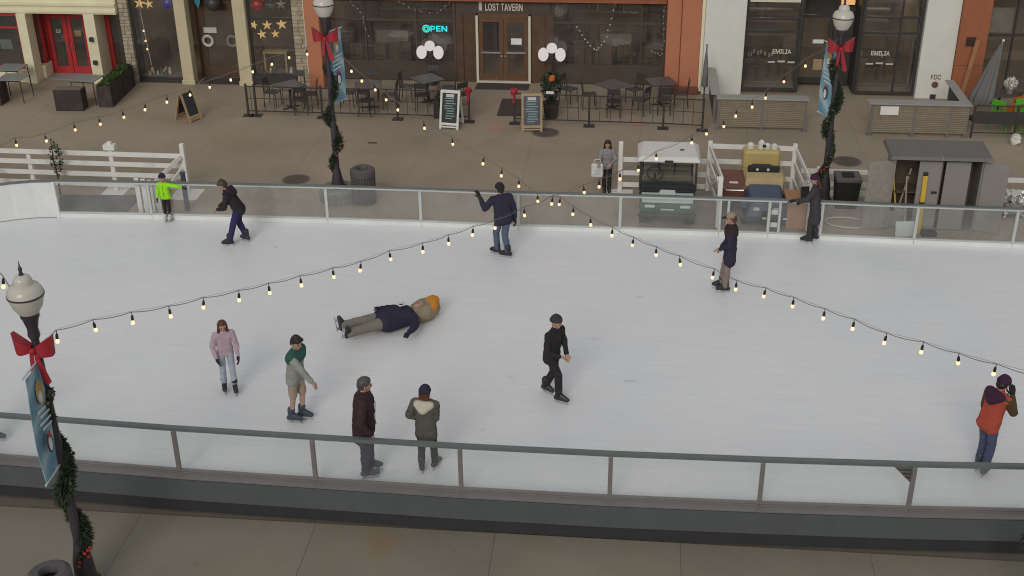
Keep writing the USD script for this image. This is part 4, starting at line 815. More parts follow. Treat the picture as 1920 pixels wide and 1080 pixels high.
gc = cafe_chair((10.55, 34.7, 0.003), 150, 'left bright green chair on the right hand terrace', 'chair_green', 'green chairs on the right hand terrace')
copy_of(gc, (11.2, 34.5, 0.003), 20, 'bright green chair right at the edge of the view')
copy_of(gc, (10.9, 34.15, 0.003), -170, 'low bright green chair behind the black fence panel')
oc = cafe_chair((11.0, 35.1, 0.003), 200, 'orange chair between the green ones', 'chair_orange', 'orange chairs on the right hand terrace'); copy_of(oc, (11.5, 35.2, 0.003), 150, 'orange chair at the right edge behind the green one')
t = thing('terrace_table', 'grey table behind the green and orange chairs', 'table', (10.75, 35.6, 0.003)); part('tabletop', cbox(-0.5, 0.5, -0.35, 0.35, 0.71, 0.74, 0.006), 'table_dark', t); part('pedestal', rod((0, 0, 0.03), (0, 0, 0.71), 0.04), 'black_metal', t); part('foot', cbox(-0.25, 0.25, -0.25, 0.25, 0, 0.03, 0.005), 'black_metal', t)
t = thing('flower_pot', 'white potted flowers on the grey terrace table', 'flowers', (11.0, 35.6, 0.743)); part('pot', lathe([(0, 0), (.08, 0), (.11, .16), (0, .16)], 14), 'grey_plastic', t); part('flowers', leafy(0.2, 0.17, 260, 8, 0.05).apply_translation((0, 0, 0.3)), 'white_glaze', t)
t = thing('terrace_fence', 'low black fence panel at the right edge before the green chairs', 'fence', (0, 0, 0))
part('panel', box(9.62, 13, 33.78, 33.80, 0.42, 0.78), 'black_metal', t)
for x in (9.60, 10.78, 12.0): part('post', cbox(x - 0.025, x + 0.025, 33.76, 33.81, 0, 0.95, 0.004), 'black_metal', t)
part('rail', box(9.63, 13, 33.77, 33.80, 0.93, 0.96), 'black_metal', t); part('rail', box(9.63, 13, 33.77, 33.80, 0.14, 0.165), 'black_metal', t)
single('paper_bag', jitter(trimesh.creation.icosphere(3, 0.16), 0.08, 6).apply_translation((10.72, 33.35, 0.13)), 'white_glaze', 'crumpled pale bag on the paving below the black fence panel', 'bag')

# ------------------------------------------------------------------ white plank fences
def plank_fence(label, segs, posts, group=None):
    th = thing('white_fence', label, 'fence')
    for a, b, zs in segs:
        for z in zs:
            m = bar((a[0], a[1], z), (b[0], b[1], z), 0.035, 0.12)
            part('rail', m, 'fence_white', th)
    for p in posts:
        x, y, h = p[:3]; part('post', cbox(x - 0.055, x + 0.055, y + 0.02, y + 0.13, 0.02, h, 0.008), 'fence_white', th)
        if len(p) > 3: part('base_plate', cbox(x - p[3], x + p[3], y - p[4], y + p[4], 0, 0.02, 0.004), 'fence_white', th)
    return th
lf = plank_fence('long white plank fence behind the far left of the rink with a cross-topped post', [((-20.5, 28.2), (-11.3, 28.1), (1.04, 0.77, 0.48, 0.20))], [(-17.8, 28.2, 1.1), (-15.42, 28.2, 1.02), (-13.18, 28.14, 1.34, 0.30, 0.26), (-11.25, 28.06, 1.36, 0.36, 0.36)])
part('post_arm', cbox(-13.33, -13.03, 28.12, 28.30, 1.13, 1.27, 0.008), 'fence_white', lf)
for k, (a, b) in enumerate((((-11.28, 28.02, 1.05), (-12.05, 27.2, 0.35)), ((-11.28, 28.0, 0.72), (-11.62, 27.3, 0.25)))): part('brace', bar(a, b, 0.035, 0.11), 'fence_white', lf)
t = thing('folded_gate', 'white plank gate folded against the far glass beside the child in neon', 'gate', (-11.75, 26.75, 0), 12)
for k in range(4): part('plank', cbox(-0.26 + 0.15 * k, -0.15 + 0.15 * k, -0.02 + 0.01 * (k % 2), 0.02 + 0.01 * (k % 2), 0.02, 0.98 - 0.03 * k, 0.006), 'fence_white', t)
part('cross_bar', cbox(-0.26, 0.30, 0.035, 0.06, 0.15, 0.25, 0.006), 'fence_white', t); part('cross_bar', cbox(-0.26, 0.30, 0.035, 0.06, 0.7, 0.8, 0.006), 'fence_white', t)
t = thing('handrail', 'curved white handrail at the far left behind the boards', 'handrail', (-16.25, 27.7, 0)); part('rail', tube([(-0.7, 0, 1.02), (-0.3, 0, 0.95), (0.0, 0, 0.70), (0.12, 0, 0.55), (0.13, 0, 0.3), (0.13, 0, 0.02)], 0.05, 8), 'fence_white', t, True); part('rail', tube([(-0.7, -0.2, 0.62), (-0.3, -0.2, 0.55), (-0.05, -0.2, 0.3), (0.0, -0.2, 0.02)], 0.05, 8), 'fence_white', t, True)
cf = plank_fence('white plank fence behind the golf cart joining a tall end post', [((-0.15, 29.1), (1.95, 29.1), (0.88, 0.52, 0.2))], [(-0.2, 29.0, 1.36, 0.34, 0.20)])
pen = plank_fence('three sided white plank pen around the tan machine', [((2.05, 29.25), (4.1, 29.2), (1.24, 0.84, 0.42))], [(2.03, 29.2, 1.36), (3.12, 29.2, 1.25), (4.12, 29.15, 1.36)])
for x, s in ((2.02, 1), (4.14, 1)):
    for z in (1.24, 0.84, 0.42):
        part('side_rail', bar((x, 29.2, z), (x + (0.12 if x > 3 else 0.2), 27.05, z - 0.02), 0.035, 0.12), 'fence_white', pen)
    part('post', cbox(x + 0.10, x + 0.21, 27.0, 27.1, 0, 1.3, 0.008), 'fence_white', pen)
    part('brace', bar((x + 0.04, 28.9, 0.3), (x + 0.1, 27.3, 1.15), 0.03, 0.10), 'fence_white', pen)
plank_fence('white plank fence between the garlanded lamp post and the grey locker', [((4.3, 29.1), (6.1, 29.1), (0.70, 0.36, 0.12))], [(4.75, 29.05, 0.8)])
plank_fence('white plank fence at the right edge behind the tinsel heap', [((8.6, 29.1), (12.0, 29.1), (0.60, 0.28))], [(11, 29.05, 0.7)])

# ------------------------------------------------------------------ golf cart
gc_ = thing('golf_cart', 'green golf cart with white roof parked behind the far glass', 'golf cart', (0.96, 26.95, 0.003), 0)
UsdGeom.Xformable(stage.GetPrimAtPath(gc_)).AddScaleOp().Set(Gf.Vec3f(1.10, 1.0, 1.0))
part('lower_body', trimesh.convex.convex_hull(np.array([(-.58, 0.05, .30), (.58, 0.05, .30), (-.60, 0.0, .62), (.60, 0.0, .62), (-.58, .75, .30), (.58, .75, .30), (-.60, .75, .70), (.60, .75, .70)])), 'cart_green', gc_)
part('dashboard', trimesh.convex.convex_hull(np.array([(-.60, .45, .70), (.60, .45, .70), (-.58, .75, .84), (.58, .75, .84), (-.60, .76, .70), (.60, .76, .70), (-.56, .62, .84), (.56, .62, .84)])), 'rubber', gc_)
part('cowl', trimesh.convex.convex_hull(np.array([(-.55, .01, .625), (.55, .01, .625), (-.56, .44, .705), (.56, .44, .705), (-.5, .05, .67), (.5, .05, .67)])), 'cart_pale', gc_)
part('cowl_crest', trimesh.convex.convex_hull(np.array([(-.22, .06, .66), (.18, .06, .66), (-.15, .45, .78), (.15, .45, .78), (-.2, .45, .69), (.2, .45, .69)])), 'cart_pale', gc_)
part('bumper', cbox(-.62, .62, -0.05, 0.03, .26, .36, .02), 'rubber', gc_)
for x in (-.38, .38):
    part('headlight', cbox(x - .11, x + .11, -0.012, 0.03, .50, .57, .01), 'cart_pale', gc_)
    part('vent', cbox(x - .15, x + .15, .46, .60, .72, .78, .008), 'rubber', gc_)
part('badge', box(-.14, .14, -.006, .01, .44, .475), 'letter_grey', gc_)
part('floor_pan', box(-.56, .56, .76, 1.55, .28, .34), 'rubber', gc_)
part('seat', cbox(-.56, .56, 1.35, 1.85, .62, .78, .03), 'seat_tan', gc_); part('seat_box', box(-.55, .55, 1.38, 2.25, .30, .62), 'cart_green', gc_)
part('seat_back', moved(cbox(-.54, .54, -.05, .05, 0, .2, .03), (0, 1.72, .78), rx=-8), 'seat_tan', gc_)
part('steering_wheel', moved(trimesh.creation.torus(.17, .018, 20, 6), (-.28, .95, 1.0), rx=55), 'rubber', gc_, True); part('steering_column', rod((-.28, .72, .75), (-.28, .95, 1.0), .02), 'rubber', gc_)
part('windscreen', box(-.57, .57, .62, .627, .85, 1.46), 'clear_glass', gc_)
for x in (-.55, .55):
    part('roof_strut', rod((x * 1.1, .60, .7), (x * 1.1, .66, 1.49), .024), 'black_metal', gc_); part('roof_strut', rod((x, 1.42, .62), (x, 1.42, 1.52), .024), 'black_metal', gc_)
for x in (-.18, .16): part('inner_strut', rod((x, 1.40, .8), (x, 1.40, 1.52), .018), 'black_metal', gc_)
def rbox(x0, x1, y0, y1, z0, z1, r): return Manifold.batch_hull([Manifold.sphere(r, 16).translate((x, y, z)) for x in (x0 + r, x1 - r) for y in (y0 + r, y1 - r) for z in (z0 + r, z1 - r)])
roof = Manifold.batch_hull([Manifold.sphere(.04, 12).translate(p) for p in ((-.64, .50, 1.50), (.64, .50, 1.50), (-.64, 1.45, 1.54), (.64, 1.45, 1.54), (-.60, .55, 1.55), (.60, .55, 1.55), (-.54, 1.38, 1.62), (.54, 1.38, 1.62))])
part('roof', roof, 'cart_white', gc_, 40); part('roof_mount', cbox(-.09, .09, .43, .47, 1.47, 1.53, .008), 'rubber', gc_); part('roof_mount', cbox(.24, .33, .9, .97, 1.60, 1.64, .006), 'trash_grey', gc_)
for x in (-.5, .5):
    for y in (.28, 1.85):
        w = part('wheel', moved(trimesh.creation.cylinder(.23, .20, sections=20), (x, y, .23), ry=90), 'rubber', gc_, 40); part('hub', moved(trimesh.creation.cylinder(.11, .212, sections=14), (x, y, .23), ry=90), 'cart_white', w)
# ------------------------------------------------------------------ small tan machine with blue hood, in the pen
tr = thing('ice_machine', 'small tan and yellow tractor with rounded blue hood inside the white pen', 'tractor', (3.28, 26.9, 0.003), 0)
part('hood', Manifold.batch_hull([Manifold.sphere(.12, 16).translate(p) for p in ((-.36, .16, .35), (.36, .16, .35), (-.40, .75, .45), (.40, .75, .45), (-.28, .22, .60), (.28, .22, .60), (-.30, .8, .74), (.30, .8, .74))]), 'blue_paint', tr, 50)
part('bumper', cbox(-.48, .48, .0, .05, .22, .34, .015), 'rubber', tr)
part('cowl', trimesh.convex.convex_hull(np.array([(-.46, .85, .55), (.46, .85, .55), (-.46, 1.25, .55), (.46, 1.25, .55), (-.44, .93, .98), (.44, .93, .98), (-.42, 1.2, 1.02), (.42, 1.2, 1.02)])), 'tan_paint', tr)
part('console', cbox(-.38, .38, 1.26, 1.38, .95, 1.14, .02), 'rubber', tr)
for x in (-.16, .10): part('gauge', moved(trimesh.creation.cylinder(.035, .012, sections=12), (x, 1.25, 1.07), rx=90), 'letter_grey', tr)
for x in (-.46, .46): part('fender', cbox(x - .11, x + .11, 1.36, 2.12, .68, .74, .02), 'tan_paint', tr); part('fender', cbox(x - .10, x + .10, .16, .72, .50, .55, .02), 'blue_paint', tr)
part('deck', box(-.44, .44, 1.38, 2.2, .56, .84), 'tan_paint', tr); part('headlight', cbox(-.30, -.16, .03, .07, .50, .58, .01), 'letter_grey', tr); part('headlight', cbox(.16, .30, .03, .07, .50, .58, .01), 'letter_grey', tr); part('grille', box(-.12, .12, .02, .05, .36, .5), 'rubber', tr)
part('seat', cbox(-.25, .25, 1.5, 1.9, .85, .98, .03), 'chair_dark', tr); part('chassis', box(-.42, .42, .8, 2.2, .3, .55), 'rubber', tr)
part('tank', Manifold.batch_hull([Manifold.sphere(.10, 14).translate((x, y, z)) for x in (-.36, .36) for y in (1.98, 2.2) for z in (.9, 1.22)]), 'yellow_tank', tr, 40)
for x, h in ((-.28, .15), (-.02, .22), (.12, .14), (.30, .13)): part('jug', lathe([(0, 0), (.085, 0), (.085, h * .7), (.03, h), (0, h)], 12, (x, 2.05, 1.322)), 'white_glaze', tr)
part('jug_cap', lathe([(0, 0), (.04, 0), (.04, .05), (0, .05)], 10, (.04, 1.93, 1.40)), 'rubber', tr)
for x in (-.46, .46):
    for y, r in ((.45, .24), (1.75, .33)):
        w = part('wheel', moved(trimesh.creation.cylinder(r, .16, sections=20), (x, y, r), ry=90), 'rubber', tr, 40); part('hub', moved(trimesh.creation.cylinder(r * .45, .172, sections=14), (x, y, r), ry=90), 'tan_paint', w)
t = thing('hand_cart', 'rust red hand cart left of the tan machine', 'cart', (2.55, 28.2, 0.003)); part('tub', trimesh.convex.convex_hull(np.array([(-.28, -.5, .42), (.3, -.5, .42), (-.28, .6, .42), (.3, .6, .42), (-.34, -.55, .78), (.36, -.55, .78), (-.34, .65, .78), (.36, .65, .78)])), 'rust_red', t)
for x in (-.26, .26): part('wheel', moved(trimesh.creation.cylinder(.2, .06, sections=16), (x, 0, .2), ry=90), 'rubber', t, 40)
part('leg', rod((0, -.45, 0), (0, -.4, .42), .025), 'black_metal', t); part('handle', tube([(-.25, -.5, .76), (-.2, -.8, .82), (.2, -.8, .82), (.25, -.5, .76)], .02), 'steel', t); part('tool', cbox(-.1, .12, -.3, -.2, .785, .81, .01), 'white_glaze', t)
t = thing('wooden_crate', 'orange brown wooden crate right of the tan machine', 'crate', (4.02, 27.35, 0.003), 2)
part('side_panel', cbox(-.26, .26, -.35, -.32, 0.02, .72, .004), 'orange_wood', t); part('side_panel', cbox(-.26, .26, .32, .35, 0.02, .72, .004), 'orange_wood', t)
for x in (-.26, .23): part('end_panel', box(x, x + .03, -.318, .318, .02, .715), 'orange_wood', t)
part('lid', cbox(-.28, .28, -.37, .37, .722, .75, .005), 'orange_wood', t); part('bottom', box(-.225, .225, -.315, .315, .0, .03), 'orange_wood', t)
single('black_bucket', lathe([(0, 0), (.12, 0), (.15, .26), (.135, .26), (.11, .02), (0, .02)], 18, (4.2, 27.15, .756)), 'rubber', 'small black bucket on the wooden crate', 'bucket', smooth=40)

# ------------------------------------------------------------------ storage locker
lk = thing('storage_locker', 'grey plastic storage locker with three open compartments behind the far glass', 'locker', (0, 0, 0))
part('roof', trimesh.convex.convex_hull(np.array([(5.98, 26.98, 1.86), (8.30, 26.98, 1.86), (5.98, 28.05, 1.90), (8.30, 28.05, 1.90), (6.02, 27.02, 1.93), (8.26, 27.02, 1.93), (6.02, 28.0, 1.99), (8.26, 28.0, 1.99)])), 'grey_roof', lk)
part('roof_seam', box(7.13, 7.16, 26.975, 28.0, 1.86, 1.94), 'grey_plastic', lk)
part('back_panel', box(6.15, 8.15, 27.92, 27.98, 0.02, 1.86), 'grey_plastic', lk)
part('base', box(6.12, 8.18, 27.15, 27.98, 0.0, 0.05), 'grey_plastic', lk)
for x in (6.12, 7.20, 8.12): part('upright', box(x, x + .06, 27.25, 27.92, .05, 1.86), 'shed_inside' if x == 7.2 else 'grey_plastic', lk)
def leaf(x, y, w, rz, name='door_leaf', m='grey_plastic', h=1.76):
    return part(name, moved(cat_([cbox(0, w, -.02, .02, .06, h, .006)]), (x, y, 0), rz=rz), m, lk)
leaf(6.12, 27.22, .62, 197, m='grey_boards'); leaf(6.70, 27.2, .52, 2); leaf(7.30, 27.2, .56, 1); leaf(8.16, 27.22, .55, -22)
part('handle', cbox(7.04, 7.17, 27.14, 27.17, .98, 1.03, .006), 'rubber', lk)
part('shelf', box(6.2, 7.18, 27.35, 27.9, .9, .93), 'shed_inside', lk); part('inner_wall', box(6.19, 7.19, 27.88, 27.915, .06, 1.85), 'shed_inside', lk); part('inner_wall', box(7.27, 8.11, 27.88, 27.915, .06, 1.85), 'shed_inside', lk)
t = thing('spirit_level', 'yellow spirit level leaning on the middle locker door', 'spirit level', (6.86, 27.06, 0), 0)
part('beam', moved(box(-.05, .05, -.02, .02, 0, .66), rx=-4), 'yellow', t); part('beam', moved(box(-.05, .05, -.02, .02, .78, 1.42), rx=-4), 'yellow', t); part('end_cap', moved(cat_([box(-.055, .055, -.023, .023, .662, .778), box(-.052, .052, -.022, .022, 1.422, 1.50)]), rx=-4), 'rubber', t)
def shovel(loc, tilt, roll, label, hm, bm):
    t = thing('snow_shovel', label, 'shovel', loc, 0); T = lambda m: moved(m, rx=tilt, ry=roll)
    part('shaft', T(rod((0, 0, .35), (0, 0, 1.45), .02)), hm, t); part('blade', T(trimesh.convex.convex_hull(np.array([(-.2, 0, 0), (.2, 0, 0), (-.21, -.05, .38), (.21, -.05, .38), (0, .02, .2), (-.2, -.015, .0), (.2, -.015, .0), (0, -.01, .2)]))), bm, t); part('grip', T(rod((-.07, 0, 1.46), (.07, 0, 1.46), .02)), 'rubber', t)
shovel((6.42, 27.35, 0.06), -6, -10, 'yellow handled shovel leaning in the left locker compartment', 'yellow', 'grey_boards')
shovel((6.30, 27.30, 0.06), -8, 12, 'pale shovel crossing the yellow handled one in the locker', 'frame_wood', 'interior_grey')
shovel((6.50, 26.85, 0.0), -10, -3, 'pale bladed shovel standing before the open locker', 'grey_boards', 'cart_pale')
single('locker_crate', cbox(6.3, 6.6, 27.3, 27.55, .06, .5, .01), 'grey_boards', 'tan box inside the left locker compartment', 'box')
single('black_tub', cbox(6.9, 7.25, 26.85, 27.05, .004, .12, .02), 'rubber', 'low black tub at the foot of the spirit level', 'tub')
# bins
def trash(loc, label, hgt=.92, r=.30, near=False):
    t = thing('trash_can', label, 'trash can', loc, 0)
    part('body', lathe([(0, .04), (r * .93, .04), (r * .96, hgt - .2), (0, hgt - .2)], 28), 'trash_grey', t, 40)
    for k in range(28): a = k / 28 * 2 * math.pi; part('slat', moved(cbox(-.026, .026, -.008, .008, .03, hgt - .2, .003), (0, 0, 0), 0).apply_translation((0, -r, 0)).apply_transform(trimesh.transformations.rotation_matrix(a, (0, 0, 1))), 'trash_grey', t)
    part('lid', lathe([(r * .42, hgt - .08), (r * .5, hgt - .01), (r * .8, hgt), (r * 1.04, hgt - .05), (r * 1.05, hgt - .19), (r * .95, hgt - .19), (r * .42, hgt - .14), (r * .42, hgt - .08)], 32), 'trash_grey', t, 40)
    part('opening', lathe([(0, hgt - .17), (r * .42, hgt - .17), (r * .42, hgt - .165), (0, hgt - .165)], 20), 'trash_inner', t)
    return t
tc = trash((-6.60, 27.95, .003), 'dark slatted trash can beside the middle lamp post behind the far glass')
copy_of(tc, (-8.24, 13.29, GROUND_NEAR + .003), 20, 'dark trash can cut by the bottom edge beside the near lamp post')
t = thing('black_bin', 'square black bin between the right lamp post and the locker', 'bin', (5.38, 28.62, .003)); part('body', trimesh.convex.convex_hull(np.array([(sx * a, sy * a, z) for sx in (-1, 1) for sy in (-1, 1) for a, z in ((.24, 0), (.29, .7))])), 'trash_inner', t); part('lid', cbox(-.31, .31, -.31, .31, .705, .80, .02), 'trash_grey', t); part('flap', cbox(-.14, .14, -.14, .14, .802, .83, .01), 'trash_inner', t)
# tinsel heap
t = thing('tinsel_heap', 'heap of crumpled silver tinsel on the paving at the right', 'tinsel', (9.35, 28.35, 0))
tm = []
for k in range(260):
    q = rng.normal(size=3) * [.34, .16, .14] + [0, 0, .24]; q[2] = abs(q[2]); s = rng.uniform(.04, .09)
    m = trimesh.Trimesh(rng.normal(size=(4, 3)) * s + q, [(0, 1, 2), (0, 2, 3), (0, 3, 1), (1, 3, 2)], process=False); tm.append(m)
part('foil', cat_(tm), 'tinsel', t, kind='stuff'); part('core', jitter(trimesh.creation.icosphere(3, .28), .1, 5).apply_scale((1.5, .7, .7)).apply_translation((0, 0, .2)), 'grey_plastic', t)
# hose on the paving
hp_ = [at(1700, 421), at(1665, 420), at(1630, 418), at(1600, 411), at(1570, 409), at(1548, 413), at(1552, 420), at(1585, 428), at(1620, 429), at(1650, 424), at(1690, 417), at(1718, 416)]
from scipy.interpolate import splev, splprep
tck, _u = splprep(np.array(hp_)[:, :2].T, s=0); hx, hy = splev(np.linspace(0, 1, 60), tck)
single('hose', tube(np.stack([hx, hy, np.full(60, .022) + .015 * (np.arange(60) > 38)], 1), .018, 6), 'hose_white', 'pale hose looped on the paving behind the far glass before the locker', 'hose', smooth=True)
# covers and stickers in the paving
for (px, py, r, lab, hgt) in ((555, 337, .38, 'round brown manhole cover left of the middle lamp post', 1), (1588, 303, .40, 'round manhole cover behind the right lamp post', 1), (1023, 249, .40, 'round manhole cover before the wood framed A-board', 1)):
    q = at(px, py); t = thing('manhole_cover', lab, 'manhole cover', (q[0], q[1], 0.003)); part('rim', lathe([(r * .9, 0), (r, 0), (r, .008), (r * .9, .008), (r * .9, 0)], 36), 'post_brown', t); part('lid', lathe([(0, 0), (r * .895, 0), (r * .895, .006), (0, .006)], 36), 'manhole', t)
    for k in range(5): part('rib', box(-r * .6, r * .6, (k - 2) * r * .27 - .012, (k - 2) * r * .27 + .012, .0062, .012), 'manhole', t)
for (px, py, r, lab) in ((930, 239, .22, 'round pink floor sticker left of the wood framed A-board'), (350, 226, .2, 'pink floor sticker under the brown A-board'), (1195, 231, .24, 'pink floor sticker below the right tavern terrace')):
    q = at(px, py); single('floor_sticker', lathe([(0, 0), (r, 0), (r, .003), (0, .003)], 30, (q[0], q[1], .004)), 'sticker_pink', lab, 'floor sticker')
q = at(698, 268); single('drain_cover', cbox(q[0] - .13, q[0] + .13, q[1] - .06, q[1] + .06, .003, .012, .003), 'manhole', 'small dark drain cover in the paving right of the middle lamp post', 'drain cover')

# ------------------------------------------------------------------ lamp posts with bows, banners, garlands
def lamp_post(loc, label, H=5.0, planter=False):
    t = thing('lamp_post', label, 'lamp post', loc, 0)
    b = H - 0.62
    part('base', lathe([(0, 0), (.22, 0), (.22, .10), (.17, .16), (.15, .5), (.10, .75), (.085, .85), (0, .85)], 20), 'lamp_black', t, 30)
    part('pole', lathe([(0, .85), (.075, .85), (.055, b - .42), (0, b - .42)], 16), 'lamp_black', t, 30)
    part('neck', lathe([(0, b - .42), (.06, b - .42), (.085, b - .36), (.075, b - .25), (.11, b - .1), (.13, b - .06), (.13, b - .002), (0, b - .002)], 20), 'lamp_black', t, 30)
    part('globe', lathe([(0, b), (.14, b), (.20, b + .10), (.235, b + .22), (.242, b + .262), (0, b + .262)], 28), 'globe', t, 40)
    part('band', lathe([(.20, b + .262), (.252, b + .262), (.252, b + .285), (.20, b + .285), (.20, b + .262)], 28), 'lamp_black', t, 40)
    part('globe_top', lathe([(0, b + .285), (.245, b + .285), (.235, b + .34), (.20, b + .40), (.13, b + .43), (.125, b + .50), (.10, b + .545), (.05, b + .57), (0, b + .57)], 28), 'globe', t, 40)
    part('finial', lathe([(0, b + .57), (.035, b + .57), (.02, b + .62), (.03, b + .66), (.012, b + .70), (0, b + .80)], 12), 'lamp_black', t, 30)
    return t
def bow(loc, rz, label, s=1.0, seed=0):
    t = thing('ribbon_bow', label, 'bow', loc, rz, None, s)
    for sg in (-1, 1):
        n = 9; u = np.linspace(0, 1, n); out = []
        for k in range(n):
            w = .06 + .11 * math.sin(math.pi * min(1, u[k] * 1.15) * .55)
            x = sg * (.03 + .28 * u[k]); z = .05 + .12 * u[k] ** 1.2
            out.append((x, w))
        top = [(sg * (.03 + .28 * a), -.05 - .09 * math.sin(math.pi * a), .02 + .10 * a + (.05 + .10 * a)) for a in u]; bot = [(sg * (.03 + .26 * a), -.05 - .09 * math.sin(math.pi * a), .02 + .06 * a - (.05 + .10 * a)) for a in u]
        topb = [(x, .04, z - .01) for x, y, z in top]; botb = [(x, .04, z + .01) for x, y, z in bot]
        v = np.array(top + bot + botb + topb); f = []
        for i in range(n - 1):
            for g in range(4):
                p, q = g * n + i, ((g + 1) % 4) * n + i; f += [(p, p + 1, q + 1), (p, q + 1, q)]
        f += [(n - 1, 2 * n - 1, 3 * n - 1), (n - 1, 3 * n - 1, 4 * n - 1)]
        m = trimesh.Trimesh(v, f); m.fix_normals(); part('loop', m, 'ribbon_red', t, 40)
        tail = wallprism([(0, -.02), (sg * .06, -.04), (sg * .20, -.50), (sg * .14, -.56), (sg * .08, -.50)], -.075, -.06) if sg > 0 else wallprism([(0, -.02), (-.06, -.04), (-.10, -.42), (-.05, -.38), (-.02, -.44)], -.078, -.063)
        part('tail', tail, 'ribbon_red', t)
    part('knot', jitter(trimesh.creation.icosphere(2, .055), .012, 20).apply_translation((0, -.07, 0)), 'ribbon_red', t, True)
    return t
def banner(loc, rz, label, L=1.75, W=.46, side=1, s=1.0):
    t = thing('lamp_banner', label, 'banner', loc, rz, None, s)
    n = 12; v = []; f = []
    for sh_ in (0, 1):
        for k in range(n + 1):
            for j in range(5):
                x = side * (.08 + W * j / 4); z = -L * k / n; y = .03 * math.sin(4.2 * k / n + j * .5) - .004 + .008 * sh_
                v.append((x, y, z))
    o = (n + 1) * 5
    for k in range(n):
        for j in range(4):
            a = k * 5 + j; f += [(a, a + 1, a + 6), (a, a + 6, a + 5), (o + a, o + a + 6, o + a + 1), (o + a, o + a + 5, o + a + 6)]
    edge = [k * 5 for k in range(n + 1)] + [n * 5 + j for j in range(1, 5)] + [k * 5 + 4 for k in range(n - 1, -1, -1)] + [3, 2, 1]
    for a, b in zip(edge, edge[1:] + edge[:1]): f += [(a, b, o + b), (a, o + b, o + a)]
    m = trimesh.Trimesh(v, f, process=False); m.fix_normals(); part('cloth', m, 'banner', t, 50)
    for z in (.02, -L - .02): part('rod', rod((0, 0, z), (side * (W + .12), 0, z), .014), 'banner_hem', t)
    for yy in (-.045, .055):
        sgn = -1 if yy < 0 else 1
        def blob(cx, cz, rx, rz_, mm, nm, d=0.0):
            a = np.linspace(0, 2 * np.pi, 15)[:-1]; part(nm, wallprism([(side * (cx + rx * math.cos(q)), cz + rz_ * math.sin(q) * (1 if True else 1)) for q in a], yy - .004 + sgn * d, yy + .004 + sgn * d), mm, t)
        blob(.28, -.35, .10, .20, 'art_gold', 'gold_motif'); blob(.30, -.42, .05, .09, 'art_white', 'pale_motif', .006)
        blob(.30, -1.18, .085, .17, 'art_dark', 'dark_motif'); blob(.30, -1.20, .05, .12, 'art_white', 'pale_motif', .006); blob(.29, -1.05, .04, .06, 'ribbon_red', 'red_motif', .006)
        for k in range(4): part('pale_streak', wallprism([(side * .12, -.62 - .1 * k), (side * (.45 - .05 * (k % 2)), -.58 - .1 * k), (side * (.45 - .05 * (k % 2)), -.62 - .1 * k), (side * .12, -.65 - .1 * k)], yy - .003, yy + .003), 'banner_hem', t)
    return t
def garland(loc, label, z0, z1, seed, turns=2.3, n=9000, berries=26):
    r = np.random.default_rng(seed); t = thing('garland', label, 'garland', loc, 0)
    s = np.sort(r.uniform(0, 1, n)); a = s * turns * 2 * np.pi + seed; z = z0 + (z1 - z0) * s
    thick = .088 * (.45 + 1.1 * meshkit.noise(np.stack([s * 14, s * 0, s * 0], 1), seed))
    c = np.stack([np.cos(a) * .095, np.sin(a) * .095, z], 1); d = r.normal(size=(n, 3)); d /= np.linalg.norm(d, axis=1)[:, None]
    p0 = c + d * thick[:, None] * .2; p1 = c + d * thick[:, None] * r.uniform(.8, 1.7, n)[:, None] + [0, 0, -.02]
    w = np.cross(d, r.normal(size=(n, 3))); w /= np.linalg.norm(w, axis=1)[:, None]; w *= .018
    v = np.stack([p0, (p0 + p1) / 2 + w, p1, (p0 + p1) / 2 - w], 1).reshape(-1, 3); i = np.arange(n)[:, None] * 4
    part('needles', trimesh.Trimesh(v, np.vstack([i + [0, 1, 2], i + [0, 2, 3]]), process=False), 'garland_leaf', t, kind='stuff')
    ss = np.linspace(0, 1, 90); part('core', tube(np.stack([np.cos(ss * turns * 2 * np.pi + seed) * .09, np.sin(ss * turns * 2 * np.pi + seed) * .09, z0 + (z1 - z0) * ss], 1), .05, 6), 'cloth_olive', t, True)
    for k in range(berries):
        q = r.uniform(0, 1) * (.45 if k % 2 else 1); aa = q * turns * 2 * np.pi + seed + r.uniform(-.4, .4)
        part('berry', trimesh.creation.icosphere(1, .028).apply_translation((math.cos(aa) * .20, math.sin(aa) * .20, z0 + (z1 - z0) * q + r.uniform(-.05, .05))), 'berry_red' if k % 2 else 'manhole', t)
MIDL, RIGL = (-7.28, 28.05), (4.85, 28.75)
NEARL = tuple(at(38, 508, 4.85)[:2]); NZ = GROUND_NEAR
FARR = (6.02, 14.5)
lamp_post((*MIDL, 0), 'garlanded black lamp post left of the tavern sign with globe cut by the top edge', 5.32)
lamp_post((*RIGL, 0), 'garlanded black lamp post before the restaurant entrance with white globe', 5.02)
lamp_post((*NEARL, NZ), 'nearest lamp post with pale globe and black finial at the left edge', 5.44)
lamp_post((*FARR, NZ), 'near lamp post just past the right edge of the view', 5.0)
t = thing('post_plinth', 'ribbed grey stone plinth around the foot of the middle lamp post', 'plinth', (*MIDL, 0)); part('drum', lathe([(.23, 0), (.46, 0), (.46, .30), (.40, .36), (.23, .36), (.23, 0)], 28), 'stone_grey', t)
for k in range(24): a = k / 24 * 2 * math.pi; part('rib', moved(cbox(-.03, .03, -.012, .012, .02, .29, .004), (0, -.468, 0)).apply_transform(trimesh.transformations.rotation_matrix(a, (0, 0, 1))), 'stone_grey', t)
bow((MIDL[0], MIDL[1] - .06, 4.18), 0, 'red ribbon bow on the middle lamp post over its banner', 1.0)
bow((RIGL[0], RIGL[1] - .06, 3.95), 8, 'red ribbon bow on the right lamp post over its banner', 1.0)
bow((NEARL[0], NEARL[1] - .05, 3.66), -4, 'large red ribbon bow on the nearest lamp post at the left edge', .95)
banner((*MIDL, 4.28), 62, 'narrow pale blue banner on the middle lamp post seen edge-on', 1.75, .46, 1)
